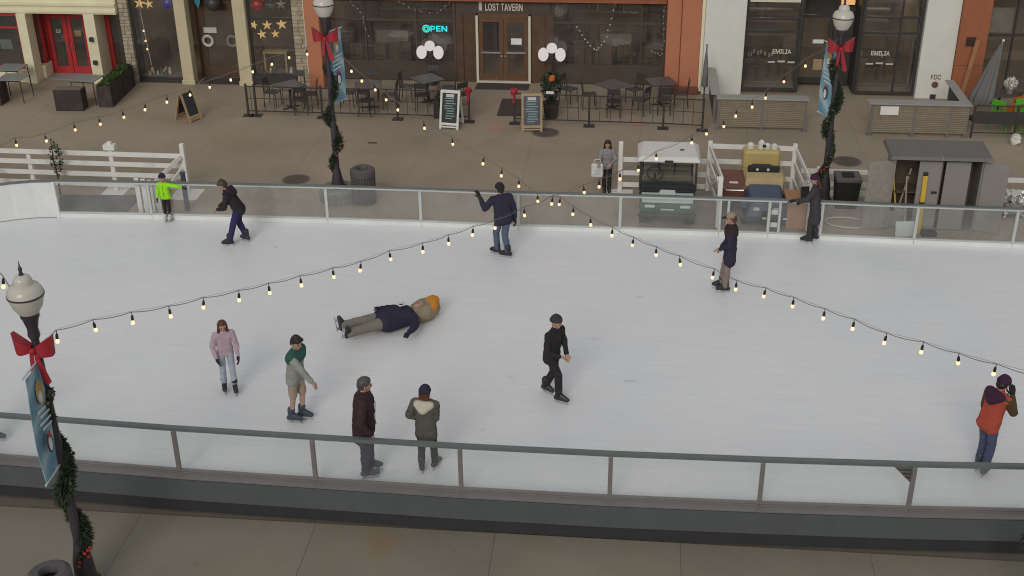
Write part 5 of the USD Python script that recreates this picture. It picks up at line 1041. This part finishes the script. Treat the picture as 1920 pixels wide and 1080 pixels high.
banner((*RIGL, 3.95), -61, 'pale blue banner on the right lamp post', 1.72, .46, -1)
banner((*NEARL, 3.46), -88, 'pale blue banner with dark figure on the nearest lamp post', 1.72, .46, 1)
garland((*MIDL, 0), 'green garland wound around the middle lamp post', .45, 3.5, 1)
garland((*RIGL, 0), 'green garland wound around the right lamp post', .5, 3.6, 2)
garland((*NEARL, NZ), 'green garland with red berries wound around the nearest lamp post', .35, 3.6, 4)
garland((*FARR, NZ), 'green garland on the lamp post at the bottom right edge', .3, 3.1, 3)

# ------------------------------------------------------------------ string lights
def onplane(q, P, Q):
    d = cF + cR * (q[0] - 960) / CAM_F + cU * (540 - q[1]) / CAM_F
    n = np.array([-(Q - P)[1], (Q - P)[0], 0]); return cO + d * (((P - cO) @ n) / (d @ n))
def string_light(label, P, Q, pix, drop=.13):
    P, Q = np.array(P, float), np.array(Q, float); L = np.linalg.norm((Q - P)[:2])
    pts = np.array([onplane(q, P, Q) for q in pix]); s = np.array([np.linalg.norm((p - P)[:2]) for p in pts])
    z = pts[:, 2] + drop
    k = np.polyfit(np.r_[0, s, L], np.r_[P[2], z, Q[2]], 6, w=np.r_[6, np.ones(len(s)), 6]); zf = .75 * z + .25 * np.polyval(k, s)
    dirv = (Q - P)[:2] / L
    t = thing('string_light', label, 'string lights', (0, 0, 0), 0, 'string lights over the rink')
    S = np.r_[0, s, L]; Z = np.r_[P[2], zf, Q[2]]; o = np.argsort(S); S, Z = S[o], Z[o]
    fs = np.concatenate([np.linspace(a, b, 5)[:-1] for a, b in zip(S, S[1:])] + [[L]]); fz = np.interp(fs, S, Z)
    sag = np.concatenate([-.045 * np.sin(np.linspace(0, np.pi, 5))[:-1] * min(1, (b - a)) for a, b in zip(S, S[1:])] + [[0]])
    line = np.stack([P[0] + dirv[0] * fs, P[1] + dirv[1] * fs, fz + sag], 1)
    part('cable', tube(line, .0058, 5), 'cable_black', t, True)
    wire_z = np.interp(fs, S, Z) + .012
    part('support_wire', tube(np.stack([line[:, 0], line[:, 1], wire_z], 1), .0022, 4), 'cable_black', t, True)
    sock = cat_([lathe([(0, 0), (.016, 0), (.022, -.03), (.022, -.075), (0, -.075)], 8), rod((0, 0, .0), (0, 0, .055), .006, 5)])
    for a, b in zip(s, zf):
        c = np.array([P[0] + dirv[0] * a, P[1] + dirv[1] * a, b - .055])
        tilt = dict(rx=rng.uniform(-9, 9), ry=rng.uniform(-9, 9))
        sk = part('socket', moved(sock, c, **tilt), 'socket_black', t, 40)
        part('bulb', moved(lathe([(0, -.078), (.016, -.078), (.027, -.10), (.030, -.12), (.021, -.142), (0, -.149)], 10), c, **tilt), 'bulb_lit', sk, True)
SA = [(107,630),(177,612),(249,600),(319,590),(383,573),(449,559),(505,545),(564,530),(625,515),(677,503),(731,481),(793,468),(841,453),(887,437),(930,425),(983,400),(1036,378),(1094,358),(1123,347),(1162,333),(1196,317),(1230,293),(1297,264),(1325,247),(1356,235),(1381,214),(1410,198),(1436,182),(1470,150),(1510,120)]
SB = [(658,131),(678,149),(702,165),(723,184),(747,203),(795,238),(848,267),(907,303),(941,326),(973,346),(1008,377),(1050,378),(1075,397),(1107,418),(1148,438),(1187,457),(1230,475),(1274,492),(1338,516),(1380,540),(1434,552),(1487,570),(1545,592),(1600,612),(1660,640),(1729,655),(1796,677),(1865,697)]
SC = [(-30,300),(30,268),(86,263),(140,240),(187,230),(231,217),(273,202),(314,188),(356,175),(394,161),(432,147),(474,132),(510,117),(541,104),(575,100)]
string_light('string of warm bulbs from the nearest lamp post up to the right lamp post', (NEARL[0], NEARL[1], 3.65), (*RIGL, 4.2), SA)
string_light('string of warm bulbs from the middle lamp post down to the right edge', (*MIDL, 4.2), (*FARR, 3.5), SB)
string_light('string of warm bulbs from the left edge up to the middle lamp post', (*MIDL, 4.25), (-17, 20.0, 3.6), SC[::-1])
string_light('short string of bulbs leaving the view at the left behind the nearest lamp post', (NEARL[0], NEARL[1], 4.1), (-15.5, 17.0, 4.2), [(8, 532), (-60, 470)])
for p, h in (((-17, 20.0), 3.8), ((-15.5, 17.0), 4.3)):
    single('support_pole', rod((*p, GROUND_NEAR), (*p, h), .05, 10), 'lamp_black', 'plain pole holding up string lights beyond the left edge' if h < 4 else 'second plain pole holding up string lights beyond the left edge', 'pole')

# ------------------------------------------------------------------ people
def S_(p, r): return Manifold.sphere(float(r), 14).translate(tuple(map(float, p)))
def H_(*pr): return Manifold.batch_hull([S_(p, r) for p, r in pr])
def U_(ms): return Manifold.batch_boolean(ms, OpType.Add)
def soft(man, l, it=6, wrinkle=0.0, seed=0, sc=7.0):
    m = man.refine_to_length(l).to_mesh(); tm_ = trimesh.Trimesh(m.vert_properties[:, :3].astype(float), m.tri_verts, process=True)
    trimesh.smoothing.filter_taubin(tm_, lamb=.5, nu=.52, iterations=it)
    if wrinkle:
        v = tm_.vertices; n = tm_.vertex_normals
        d = fbm(v * [sc, sc, sc * 1.6] + seed * 3.1, 3, seed) - .5
        tm_.vertices = v + n * (d * 2 * wrinkle)[:, None]
    return tm_
def adir(fw, out, sg):
    fw, out = math.radians(fw), math.radians(out)
    return np.array([sg * math.sin(out), math.sin(fw) * math.cos(out), -math.cos(fw) * math.cos(out)])
def unit(a): return np.asarray(a, float) / (np.linalg.norm(a) + 1e-12)
def ik(a, b, l1, l2, pole):
    d = b - a; D = np.linalg.norm(d); u = d / D; D = min(D, (l1 + l2) * .999)
    x = (l1 * l1 - l2 * l2 + D * D) / (2 * D); h = math.sqrt(max(0, l1 * l1 - x * x)); w = pole - u * (pole @ u); w = unit(w)
    return a + u * x + w * h, a + u * D
def person(label, pos, facing, h=1.75, build=1.0, feet=((-.10, 0, 0, 0), (.10, 0, 0, 0)), crouch=.97, lean=4, side=0, arms=(dict(a=(5, 12), b=(12, 8)), dict(a=(5, 12), b=(12, 8))), head=(0, 0),
           top='navy', sleeve=None, hem=.10, pad=.028, pants='dark_jean', shorts=False, boots='boot_black', skates=True, hat=None, hatm='cloth_navy', hair='hair_brown', hairstyle='short', gloves=None, hood=None, lie=False, hs=1.0, yoke=None, extra=None, zipper=None, ground=0.0, coat=False, shift=(0, 0)):
    k = h / 1.74
    t = thing('person', label, 'person', (pos[0], pos[1], ground), facing - 90)
    P = lambda n, m, mm, par=t, s=True: part(n, m, mm, par, s)
    lift = (.145 if skates else .088) * 1.0
    leg1, leg2 = .43 * k, .42 * k
    hipw = .088 * k
    pel = np.array([shift[0] * k, shift[1] * k, lift + (leg1 + leg2) * crouch + .02])
    le, si = math.radians(lean), math.radians(side)
    sp = unit([math.sin(si), math.sin(le) * math.cos(si), math.cos(le) * math.cos(si)]); fw = unit(np.array([0, 1.0, 0]) - sp * sp[1]); rx = np.cross(fw, sp)
    B = lambda x, y, z: pel + rx * x * k + fw * y * k + sp * z * k
    hips = [pel + np.array([s * hipw, 0, 0]) for s in (-1, 1)]
    W = build
    # joints
    ank, knee, fdir = [], [], []
    for i, s in enumerate((-1, 1)):
        fx, fy, fyaw, fl = feet[i]; a = np.array([fx * k, fy * k, lift + fl]); yaw = math.radians(fyaw); fd = np.array([math.sin(yaw), math.cos(yaw), 0])
        kn, an = ik(hips[i], a, leg1, leg2, fd + np.array([0, .3, .1])); ank.append(an); knee.append(kn); fdir.append(fd)
    sho = [B(s * .185 * (.5 + .5 * W), 0, .44) for s in (-1, 1)]; elb, wri = [], []
    cz, sz_ = math.cos(math.radians(facing - 90)), math.sin(math.radians(facing - 90))
    for i, s in enumerate((-1, 1)):
        A = arms[i]
        if 'hand' in A:
            q = np.array(A['hand'], float) - [pos[0], pos[1], ground]; q = np.array([cz * q[0] + sz_ * q[1], -sz_ * q[0] + cz * q[1], q[2]])
            e, w = ik(sho[i], q, .29 * k, .26 * k, np.array([s * .6, -.6, -.3]))
        else:
            e = sho[i] + adir(*A['a'], s) * .29 * k; w = e + adir(*A['b'], s) * .26 * k
        elb.append(e); wri.append(w)
    neck = B(0, .0, .50); hy, hp_a = math.radians(head[0]), math.radians(head[1])
    # head frame: yaw then pitch (down positive), on the leaning neck half straightened
    hz = unit(sp * .45 + np.array([0, 0, .55]))
    f0 = unit(np.array([math.sin(hy), math.cos(hy), 0])); f0 = unit(f0 - hz * (f0 @ hz)); r0 = np.cross(f0, hz)
    hf = f0 * math.cos(hp_a) - hz * math.sin(hp_a); hu = hz * math.cos(hp_a) + f0 * math.sin(hp_a); hk = k ** .5 if h < 1.5 else k
    hk = max(hk, .84) * hs
    hc = neck + hz * .165 * hk + hf * .018 * hk
    Hd = lambda x, y, z: hc + (r0 * x + hf * y + hu * z) * hk
    # hands
    def hand(i, r=1.0):
        s = (-1, 1)[i]; d = unit(wri[i] - elb[i]); sd = unit(np.cross(d, np.array([0, 0, 1.0]) if abs(d[2]) < .9 else np.array([s * 1.0, 0, 0]))) ; n = np.cross(sd, d)
        w = wri[i]; kk = k * r; out = [H_((w, .026 * kk), (w + d * .035 * kk, .028 * kk), (w + d * .085 * kk + sd * .028 * kk, .014 * kk), (w + d * .085 * kk - sd * .028 * kk, .014 * kk))]
        for j, (o, L) in enumerate(((-.03, .065), (-.01, .078), (.01, .073), (.03, .058))):
            b = w + d * .085 * kk + sd * o * kk; m_ = b + unit(d + n * -.25) * L * .5 * kk; e_ = m_ + unit(d + n * -.75) * L * .5 * kk
            out += [H_((b, .0105 * kk), (m_, .0095 * kk)), H_((m_, .0095 * kk), (e_, .008 * kk))]
        b = w + d * .03 * kk - sd * .028 * kk; m_ = b + unit(d - sd * .9 - n * .3) * .045 * kk; e_ = m_ + unit(d * 1.2 - sd * .2 - n * .3) * .03 * kk
        out += [H_((b, .014 * kk), (m_, .011 * kk)), H_((m_, .011 * kk), (e_, .009 * kk))]
        return out
    # ---- body
    bd = [H_((Hd(0, -.012, .03), .088 * hk), (Hd(0, .02, -.01), .078 * hk), (Hd(0, .0, .045), .083 * hk)), H_((Hd(0, .02, -.02), .070 * hk), (Hd(0, .055, -.085), .036 * hk), (Hd(0, -.01, -.05), .06 * hk)),
          H_((Hd(0, .094, .012), .011 * hk), (Hd(0, .109, -.022), .0155 * hk)), H_((Hd(-.03, .082, .030), .012 * hk), (Hd(.03, .082, .030), .012 * hk)), H_((Hd(-.02, .088, -.052), .010 * hk), (Hd(.02, .088, -.052), .010 * hk)),
          H_((neck, .052 * k), (Hd(0, -.01, -.06), .052 * hk))]
    for s in (-1, 1): bd.append(H_((Hd(s * .086, -.01, .008), .014 * hk), (Hd(s * .086, -.004, -.025), .012 * hk)))
    bd += [H_((B(-.08, 0, 0), .09 * k * W), (B(.08, 0, 0), .09 * k * W), (B(-.06, 0, .2), .085 * k * W), (B(.06, 0, .2), .085 * k * W)), H_((B(-.06, 0, .2), .085 * k * W), (B(.06, 0, .2), .085 * k * W), (B(-.08, .0, .36), .09 * k * W), (B(.08, 0, .36), .09 * k * W)),
           H_((B(-.08, 0, .36), .085 * k * W), (B(.08, 0, .36), .085 * k * W), (sho[0], .05 * k), (sho[1], .05 * k), (neck, .055 * k))]
    for i in (0, 1):
        bd += [H_((sho[i], .052 * k), (elb[i], .037 * k)), H_((elb[i], .037 * k), (wri[i], .024 * k)), H_((hips[i], .088 * k * W), (knee[i], .054 * k)), H_((knee[i], .054 * k), (ank[i], .038 * k)), H_((ank[i] + [0, 0, -.01], .036 * k), (ank[i] + fdir[i] * .13 * k + [0, 0, -.045], .025 * k))]
        bd += hand(i)
    out = []
    out.append(('body', soft(U_(bd), .022, 3), 'skin'))
    for s in (-1, 1): out.append(('eye', trimesh.creation.icosphere(1, .0125 * hk).apply_translation(Hd(s * .033, .0865, .010)), 'eye_dark'))
    mo = soft(H_((Hd(-.018, .0955, -.052), .0055 * hk), (Hd(.018, .0955, -.052), .0055 * hk)), .02, 0); out.append(('mouth', mo, 'lip'))
    # ---- trousers
    tr_ = [H_((hips[0], .094 * k * W), (hips[1], .094 * k * W), (B(-.055, 0, .09), .078 * k * W), (B(.055, 0, .09), .078 * k * W))]
    for i in (0, 1):
        kn, an = knee[i], ank[i]
        if shorts:
            e_ = hips[i] + (kn - hips[i]) * .92; tr_.append(H_((hips[i], .096 * k * W), (e_, .080 * k)))
        else:
            lo = kn + (an - kn) * .93; tr_ += [H_((hips[i], .094 * k * W), (kn, .074 * k * W ** .7)), H_((kn, .072 * k * W ** .7), (lo, .064 * k * W ** .7))]
    out.append(('shorts' if shorts else 'trousers', soft(U_(tr_), .024, 3, .013 * k, 3, 9.0), pants))
    # ---- top
    p = pad; hz0 = -hem
    tp = [H_((B(-.085, 0, hz0), (.092 + p * .8) * k * W), (B(.085, 0, hz0), (.092 + p * .8) * k * W), (B(-.068, 0, .2), (.085 + p * .9) * k * W), (B(.068, 0, .2), (.085 + p * .9) * k * W)),
          H_((B(-.068, 0, .2), (.085 + p * .9) * k * W), (B(.068, 0, .2), (.085 + p * .9) * k * W), (B(-.08, 0, .36), (.085 + p * .8) * k * W), (B(.08, 0, .36), (.085 + p * .8) * k * W)),
          H_((B(-.08, 0, .36), (.083 + p * .8) * k * W), (B(.08, 0, .36), (.083 + p * .8) * k * W), (sho[0], (.052 + p * .8) * k), (sho[1], (.052 + p * .8) * k), (B(0, -.01, .49), .068 * k))]
    sl = []
    for i in (0, 1):
        we = wri[i] + (elb[i] - wri[i]) * .06
        sl += [H_((sho[i], (.055 + p * .8) * k), (elb[i], (.044 + p * .7) * k)), H_((elb[i], (.044 + p * .7) * k), (we, (.032 + p * .5) * k))]
    cl = H_((B(-.03, .0, .48), .068 * k), (B(.03, .0, .48), .068 * k), (B(0, .0, .53), .062 * k))
    if sleeve is None: out.append(('jacket', soft(U_(tp + sl + [cl]), .022, 3, .017 * k, 1, 8.5), top))
    else:
        out.append(('jacket', soft(U_(tp + [cl]), .022, 3, .017 * k, 1, 8.5), top)); out.append(('sleeves', soft(U_([U_(sl[:2]), U_(sl[2:])]), .026, 3, .006 * k, 2), sleeve))
    if yoke:
        yk = H_((B(-.10, 0, .38), (.104 + p) * k * W), (B(.10, 0, .38), (.104 + p) * k * W), (sho[0], (.060 + p) * k), (sho[1], (.060 + p) * k), (B(0, -.01, .49), .085 * k))
        c_ = B(0, 0, .33); yk = yk.trim_by_plane(tuple(sp), float(c_ @ sp)); out.append(('yoke', soft(yk, .03, 2, .006 * k, 4), yoke))
    if hood:
        hd_ = U_([H_((B(-.11, -.10, .475), .075 * k), (B(.12, -.10, .475), .075 * k), (B(0, -.14, .385), .085 * k)), H_((B(-.10, -.08, .47), .055 * k), (B(-.085, .06, .49), .035 * k)), H_((B(.10, -.08, .47), .055 * k), (B(.085, .06, .49), .035 * k))]); out.append(('hood', soft(hd_, .026, 4, .010 * k, 5), hood))
    if zipper:
        zp = [B(0, .105 * W + p * .75 + .005, z) for z in (hz0 + .03, .10, .24, .36)] + [B(0, .080 * W + p * .6, .455)]
        out.append(('zip', tube(np.array(zp), .006 * k, 5), zipper))
    # ---- hands
    if gloves:
        for i in (0, 1): out.append(('glove', soft(U_(hand(i, 1.28)), .022, 2), gloves))
    # ---- head wear
    cap_n = lambda zcut, tilt: unit(hu * math.cos(math.radians(tilt)) - hf * math.sin(math.radians(tilt)))
    if hairstyle:
        hs = H_((Hd(0, -.018, .032), .099 * hk), (Hd(0, .008, .045), .092 * hk), (Hd(0, -.03, -.02), .088 * hk)); n = cap_n(0, 48); o = Hd(0, .035, .030); hs = hs.trim_by_plane(tuple(n), float(o @ n))
        hm = [hs]
        if hairstyle == 'long': hm.append(H_((Hd(-.055, -.045, .0), .05 * hk), (Hd(.055, -.045, .0), .05 * hk), (Hd(-.05, -.075, -.25), .035 * hk), (Hd(.05, -.075, -.25), .035 * hk)))
        if hairstyle == 'front': hm += [H_((Hd(-.055, -.045, .0), .05 * hk), (Hd(.055, -.045, .0), .05 * hk), (Hd(-.04, -.06, -.2), .04 * hk), (Hd(.04, -.06, -.2), .04 * hk))] + [H_((Hd(s * .082, .01, .03), .024 * hk), (Hd(s * .09, .045, -.15), .034 * hk), (Hd(s * .075, .10, -.38), .026 * hk)) for s in (-1, 1)]
        if hairstyle == 'mop': hm.append(H_((Hd(-.05, .07, .075), .035 * hk), (Hd(.05, .07, .075), .035 * hk), (Hd(0, -.02, .09), .07 * hk)))
        out.append(('hair', soft(U_(hm), .018, 2, .008 * hk, 6, 22), hair))
    if hat == 'beanie':
        hs = H_((Hd(0, -.015, .035), .106 * hk), (Hd(0, .005, .05), .102 * hk), (Hd(0, -.02, .085), .075 * hk)); n = cap_n(0, 8); o = Hd(0, .0, .032); bn = hs.trim_by_plane(tuple(n), float(o @ n)); out.append(('beanie', soft(bn, .02, 3, .004 * hk, 2, 18), hatm))
        rim = H_((Hd(0, -.013, .035), .112 * hk), (Hd(0, .005, .04), .106 * hk)); rim = rim.trim_by_plane(tuple(n), float(Hd(0, 0, .028) @ n)).trim_by_plane(tuple(-n), float(-(Hd(0, 0, .068) @ n))); out.append(('beanie_cuff', soft(rim, .02, 2), hatm))
    if hat == 'cap':
        hs = H_((Hd(0, -.012, .04), .103 * hk), (Hd(0, .008, .045), .098 * hk)); n = cap_n(0, 6); bn = hs.trim_by_plane(tuple(n), float(Hd(0, 0, .042) @ n)); out.append(('cap', soft(bn, .02, 3), hatm))
        br = U_([H_((Hd(-.05, .085, .05), .012 * hk), (Hd(.05, .085, .05), .012 * hk), (Hd(-.035, .17, .035), .010 * hk), (Hd(.035, .17, .035), .010 * hk))]); out.append(('cap_brim', soft(br, .02, 2), 'cloth_charcoal'))
    if hat == 'hoodup':
        hs = H_((Hd(0, -.025, .03), .118 * hk), (Hd(0, .015, .045), .108 * hk), (Hd(0, -.03, -.06), .095 * hk), (Hd(0, .02, -.07), .08 * hk)); n = unit(-hf + hu * .15); hs = hs.trim_by_plane(tuple(n), float(Hd(0, .06, 0) @ n)); out.append(('hood', soft(hs, .02, 3, .006, 3, 12), hatm))
    if hat == 'knit':
        hs = H_((Hd(0, -.02, .04), .165 * hk), (Hd(0, .0, .11), .15 * hk), (Hd(0, -.03, -.02), .155 * hk)); n = unit(-hf + hu * .25); hs = hs.trim_by_plane(tuple(n), float(Hd(0, .088, 0) @ n)); out.append(('shaggy_hood', soft(hs, .016, 2, .022, 3, 22), 'cloth_sand_knit'))
        out.append(('hood_trim', soft(H_((Hd(-.09, .06, .12), .07 * hk), (Hd(.0, .09, .17), .085 * hk), (Hd(.08, .05, .13), .07 * hk)), .016, 2, .02, 3, 22), hatm))
    # ---- boots
    for i in (0, 1):
        a = ank[i]; fd = fdir[i]; z1 = np.array([0, 0, 1.0])
        bt = U_([H_((a + z1 * (.13 if skates else .06) * k, .070 * k), (a - z1 * .03 - fd * .02, .052 * k)), H_((a - z1 * .040 - fd * .055 * k, .048), (a - z1 * .042 + fd * .165 * k, .043), (a + z1 * .02 + fd * .03, .055 * k))])
        bt = bt.trim_by_plane((0, 0, 1), float(a[2] - .085))
        out.append((('skate' if skates else 'shoe'), soft(bt, .022, 2), boots, i))
    made = {}
    allm = [m for _, m, *_ in out]
    blades = []
    if skates:
        for i in (0, 1):
            a = ank[i]; fd = fdir[i]; s_ = np.cross(fd, [0, 0, 1.0])
            bl = cat_([bar(a - fd * .09 * k - [0, 0, .136], a + fd * .20 * k - [0, 0, .136], .008, .018), bar(a - fd * .06 * k - [0, 0, .106], a - fd * .01 * k - [0, 0, .106], .03, .044), bar(a + fd * .09 * k - [0, 0, .106], a + fd * .15 * k - [0, 0, .106], .03, .044)])
            blades.append(bl)
    if lie:
        T = trimesh.transformations.rotation_matrix(math.pi / 2, (1, 0, 0))
        T = T @ np.eye(4)
        for m in allm + blades: m.apply_transform(T)
        zmin = min(m.bounds[0][2] for m in allm if m is not None); lo = np.percentile(np.vstack([m.vertices for m in allm])[:, 2], .5)
        c = np.vstack([m.vertices for m in allm]).mean(0)
        for m in allm + blades: m.apply_translation((-c[0], -c[1], -lo + .003))
    paths = []
    for o_ in out: paths.append(P(o_[0], o_[1], o_[2] if o_[2] in M else 'cloth_' + o_[2]))
    for i, bl in enumerate(blades): part('blade', bl, 'blade', paths[len(out) - 2 + i])
    if extra: extra(t, dict(B=B, sho=sho, elb=elb, wri=wri, k=k, hc=hc, rx=rx, fw=fw, sp=sp, lieT=(T, c, lo) if lie else None, W=W, pad=pad))
    return t

def P2(px, py): return at(px, py)[:2]
down = dict(a=(4, 14), b=(14, 6))
person('child in bright neon yellow jacket holding the far rail', P2(317, 414), -92, 1.10, feet=((-.09, 0, 0, 0), (.09, .0, 0, 0)), arms=(dict(a=(10, 84), b=(10, 78)), dict(a=(0, 16), b=(10, 8))), top='neon', zipper='cloth_charcoal', pants='black', boots='boot_white', hat='beanie', hatm='cloth_navy', gloves='cloth_navy', hairstyle=None, pad=.04, hem=.08)
person('boy in black jacket and dark blue jeans crouching forward near the far glass', P2(446, 458), 188, 1.70, 1.1, feet=((-.10, .16, 0, 0), (.14, -.20, 35, 0)), crouch=.92, lean=30, shift=(0, -.12), arms=(dict(a=(12, 8), b=(66, -34)), dict(a=(12, 8), b=(62, -34))), head=(0, 12), top='black', zipper='cloth_charcoal', pants='indigo', hair='hair_brown', hairstyle='mop', hood='black', hem=.06)
person('man in navy jacket and jeans seen from behind raising his left hand', P2(945, 480), 112, 1.74, 1.1, feet=((-.12, .12, -42, 0), (.06, -.12, -55, 0)), crouch=.95, lean=10, side=-4, arms=(dict(a=(20, 34), b=(150, 16)), dict(a=(-10, 18), b=(4, 6))), head=(-18, 0), top='navy', pants='jean', hat='beanie', hatm='cloth_black', hair='hair_dark', pad=.04, hem=.06, gloves='cloth_black')
person('man in long navy coat, tan cap and taupe trousers standing sideways on the ice', P2(1363, 547), 176, 1.80, 1.08, feet=((-.07, .04, 0, 0), (.10, .12, 0, 0)), crouch=.985, lean=1, arms=(dict(a=(0, 6), b=(60, -22)), dict(a=(2, 6), b=(40, -20))), head=(0, 10), top='navy', yoke='cloth_maroon', pants='taupe', hat='cap', hatm='cloth_cap_tan', hair='hair_auburn', hem=.26, pad=.03)
person('person in long charcoal coat leaning on the far rail beside the right lamp post', P2(1521, 454), 165, 1.64, feet=((-.10, .06, 0, 0), (.10, -.06, 0, 0)), crouch=.97, lean=6, arms=(dict(a=(30, 10), b=(80, 0)), dict(hand=(4.04, 26.42, 1.03))), head=(-25, 14), top='graphite', pants='charcoal', hat='beanie', hatm='cloth_purple', hair='hair_auburn', hairstyle='long', hem=.40, pad=.035, gloves='cloth_black')
person('girl in pale pink hoodie with long auburn hair and pale jeans skating', P2(432, 733), -62, 1.50, .9, feet=((-.10, .10, 5, 0), (.10, -.06, 10, 0)), crouch=.96, lean=7, arms=(dict(a=(4, 12), b=(14, 0)), dict(a=(-6, 16), b=(22, -10))), head=(0, 16), top='pink', pants='pale_jean', hair='hair_auburn', hairstyle='front', gloves='cloth_black', hem=.04, pad=.024)
person('boy in green and grey hoodie and tan shorts reaching one arm forward', P2(562, 790), -14, 1.74, feet=((-.09, .02, -12, 0), (.08, -.10, -10, 0)), crouch=.97, lean=8, arms=(dict(a=(-20, 10), b=(-5, 6)), dict(a=(52, 10), b=(46, 4))), head=(14, 10), top='ash', yoke='cloth_green', pants='tan', shorts=True, hair='hair_dark', hairstyle='mop', boots='boot_slate', hem=.10, pad=.036)
person('heavy man in dark maroon jacket standing at the near rail', P2(689, 892), 8, 1.88, 1.34, feet=((-.13, .04, -8, 0), (.08, .0, -10, 0)), crouch=.985, lean=4, arms=(dict(a=(0, 10), b=(15, 6)), dict(hand=(-3.98, 16.14, 1.04))), head=(-12, 8), top='maroon', zipper='cloth_charcoal', pants='dark_jean', hair='hair_grey', boots='boot_slate', hem=.20, pad=.038)
person('girl in olive parka with cream hood and navy beanie, back turned, by the rail', P2(803, 885), 82, 1.62, .96, feet=((-.11, -.02, -22, 0), (.10, .12, 14, 0)), crouch=.98, lean=2, arms=(dict(a=(-6, 24), b=(40, -52)), dict(a=(6, -2), b=(54, -40))), head=(4, 0), top='olive', pants='black', hat='beanie', hatm='cloth_navy', hair='hair_auburn', hairstyle='long', hood='cloth_cream_cloth', hem=.20, pad=.042, boots='boot_black')
def marks(t, d):
    for j in range(5):
        q = d['B'](-.17, -.115 + .004 * j, .40 - .062 * j); n = d['rx'] * -1
        part('sleeve_mark', trimesh.creation.box((.03, .035, .04)).apply_translation(q + n * .0), 'cloth_white_cloth', t)
person('skater in black tracksuit with white sleeve marks and dark beanie', P2(1034, 746), -30, 1.76, 1.06, feet=((-.10, -.20, 6, 0), (.06, .20, -8, 0)), crouch=.925, lean=7, shift=(0, .0), arms=(dict(a=(8, 14), b=(44, -34)), dict(a=(0, 10), b=(56, -38))), head=(-10, 8), top='black', pants='black', hat='beanie', hatm='cloth_charcoal', hair=None, hairstyle=None, hem=.08, pad=.022, boots='boot_black', extra=marks)
person('person in orange jacket and jeans with black gloves raising a hand to the face', P2(1836, 884), 30, 1.80, 1.0, feet=((-.06, .02, -18, 0), (.12, -.02, -20, 0)), crouch=.965, lean=13, arms=(dict(a=(2, 12), b=(14, 2)), dict(a=(34, 2), b=(158, -34))), head=(-6, 16), top='orange', zipper='cloth_charcoal', sleeve='cloth_olive_dark', pants='blue_jean', hat='beanie', hatm='cloth_purple', hair='hair_dark', hood='cloth_purple', gloves='cloth_black', hem=.08, pad=.036, boots='boot_slate')
def num(t, d):
    T, c, lo = d['lieT']; k = d['k']
    for j, (x, z, w, hh) in enumerate(((-.06, .32, .035, .15), (.05, .32, .035, .15), (.0, .385, .07, .03), (.0, .255, .07, .03))):
        y = (.092 + d['pad'] + .012) * d['W'] + .004
        m = cbox(-w / 2 * k, w / 2 * k, -.006, .006, -hh / 2 * k, hh / 2 * k, .002); m.apply_translation(d['B'](x + .03, y, z)); m.apply_transform(T); m.apply_translation((-c[0], -c[1], -lo + .003)); part('chest_mark', m, 'cloth_white_cloth', t)
lp = (P2(660, 632) + P2(806, 588)) / 2; lv = P2(806, 588) - P2(664, 628)
person('person in dark jersey, khaki trousers and shaggy orange and sand hood lying on the ice', P2(738, 618), math.degrees(math.atan2(-lv[1], -lv[0])), 1.86, 1.5, feet=((-.11, .0, -14, 0), (.16, .05, 22, 0)), crouch=.98, lean=0, hs=1.42, arms=(dict(a=(2, 70), b=(4, 40)), dict(a=(6, 24), b=(30, -30))), head=(0, -6), top='navy', pants='khaki', hat='knit', hatm='cloth_gold_knit', hair=None, hairstyle=None, gloves='cloth_navy', hem=.06, pad=.05, boots='boot_black', lie=True, extra=num)
person('woman in grey jumper holding a white bag beside the white fence post', P2(1137, 359), -84, 1.38, feet=((-.08, .02, 0, 0), (.08, 0, 0, 0)), arms=(dict(a=(15, 14), b=(70, -40)), dict(a=(10, 14), b=(78, 10))), head=(6, 22), top='grey_knit', pants='black', hair='hair_dark', hairstyle='front', skates=False, boots='boot_black', hem=.10, pad=.03, ground=.003)
t = thing('white_bag', 'white carrier bag hanging from the woman in the grey jumper', 'bag', (*(P2(1137, 359) + [-.24, -.22]), .48), 4)
part('sack', jitter(cbox(-.15, .15, -.06, .06, 0, .36, .03).subdivide().subdivide(), .012, 8), 'cloth_white_cloth', t); part('print', box(-.07, .06, -.082, -.076, .10, .22), 'cart_pale', t); part('strap', tube([(-.1, 0, .35), (-.07, 0, .47), (.07, 0, .47), (.1, 0, .35)], .012), 'cloth_white_cloth', t)
person('skater in dark clothing cut off by the left edge behind the near rail', P2(-34, 833), 8, 1.70, feet=((-.08, .22, 0, 0), (.08, -.10, 0, 0)), crouch=.95, lean=8, top='charcoal', pants='dark_jean', boots='boot_slate', hair='hair_dark')
t = thing('padded_post', 'dark blue padded post standing behind the far glass beside the child', 'post', (*P2(352, 395), .003)); part('pad', cbox(-.055, .055, -.05, .05, .0, .98, .02), 'blue_pad', t); part('cap', cbox(-.065, .065, -.06, .06, .981, 1.03, .015), 'blue_pad', t)
t = thing('bare_sapling', 'thin bare shrub trunk with dark leaves behind the far left boards', 'shrub', (-14.55, 27.85, 0)); part('trunk', tube([(0, 0, 0), (.02, 0, .5), (-.02, .02, 1.0), (.0, .03, 1.5)], [.03, .026, .02, .008], 6), 'dark_wood', t, True); part('crown', leafy(.16, .5, 160, 12, .05).apply_translation((.05, .02, 1.0)), 'garland_leaf', t)
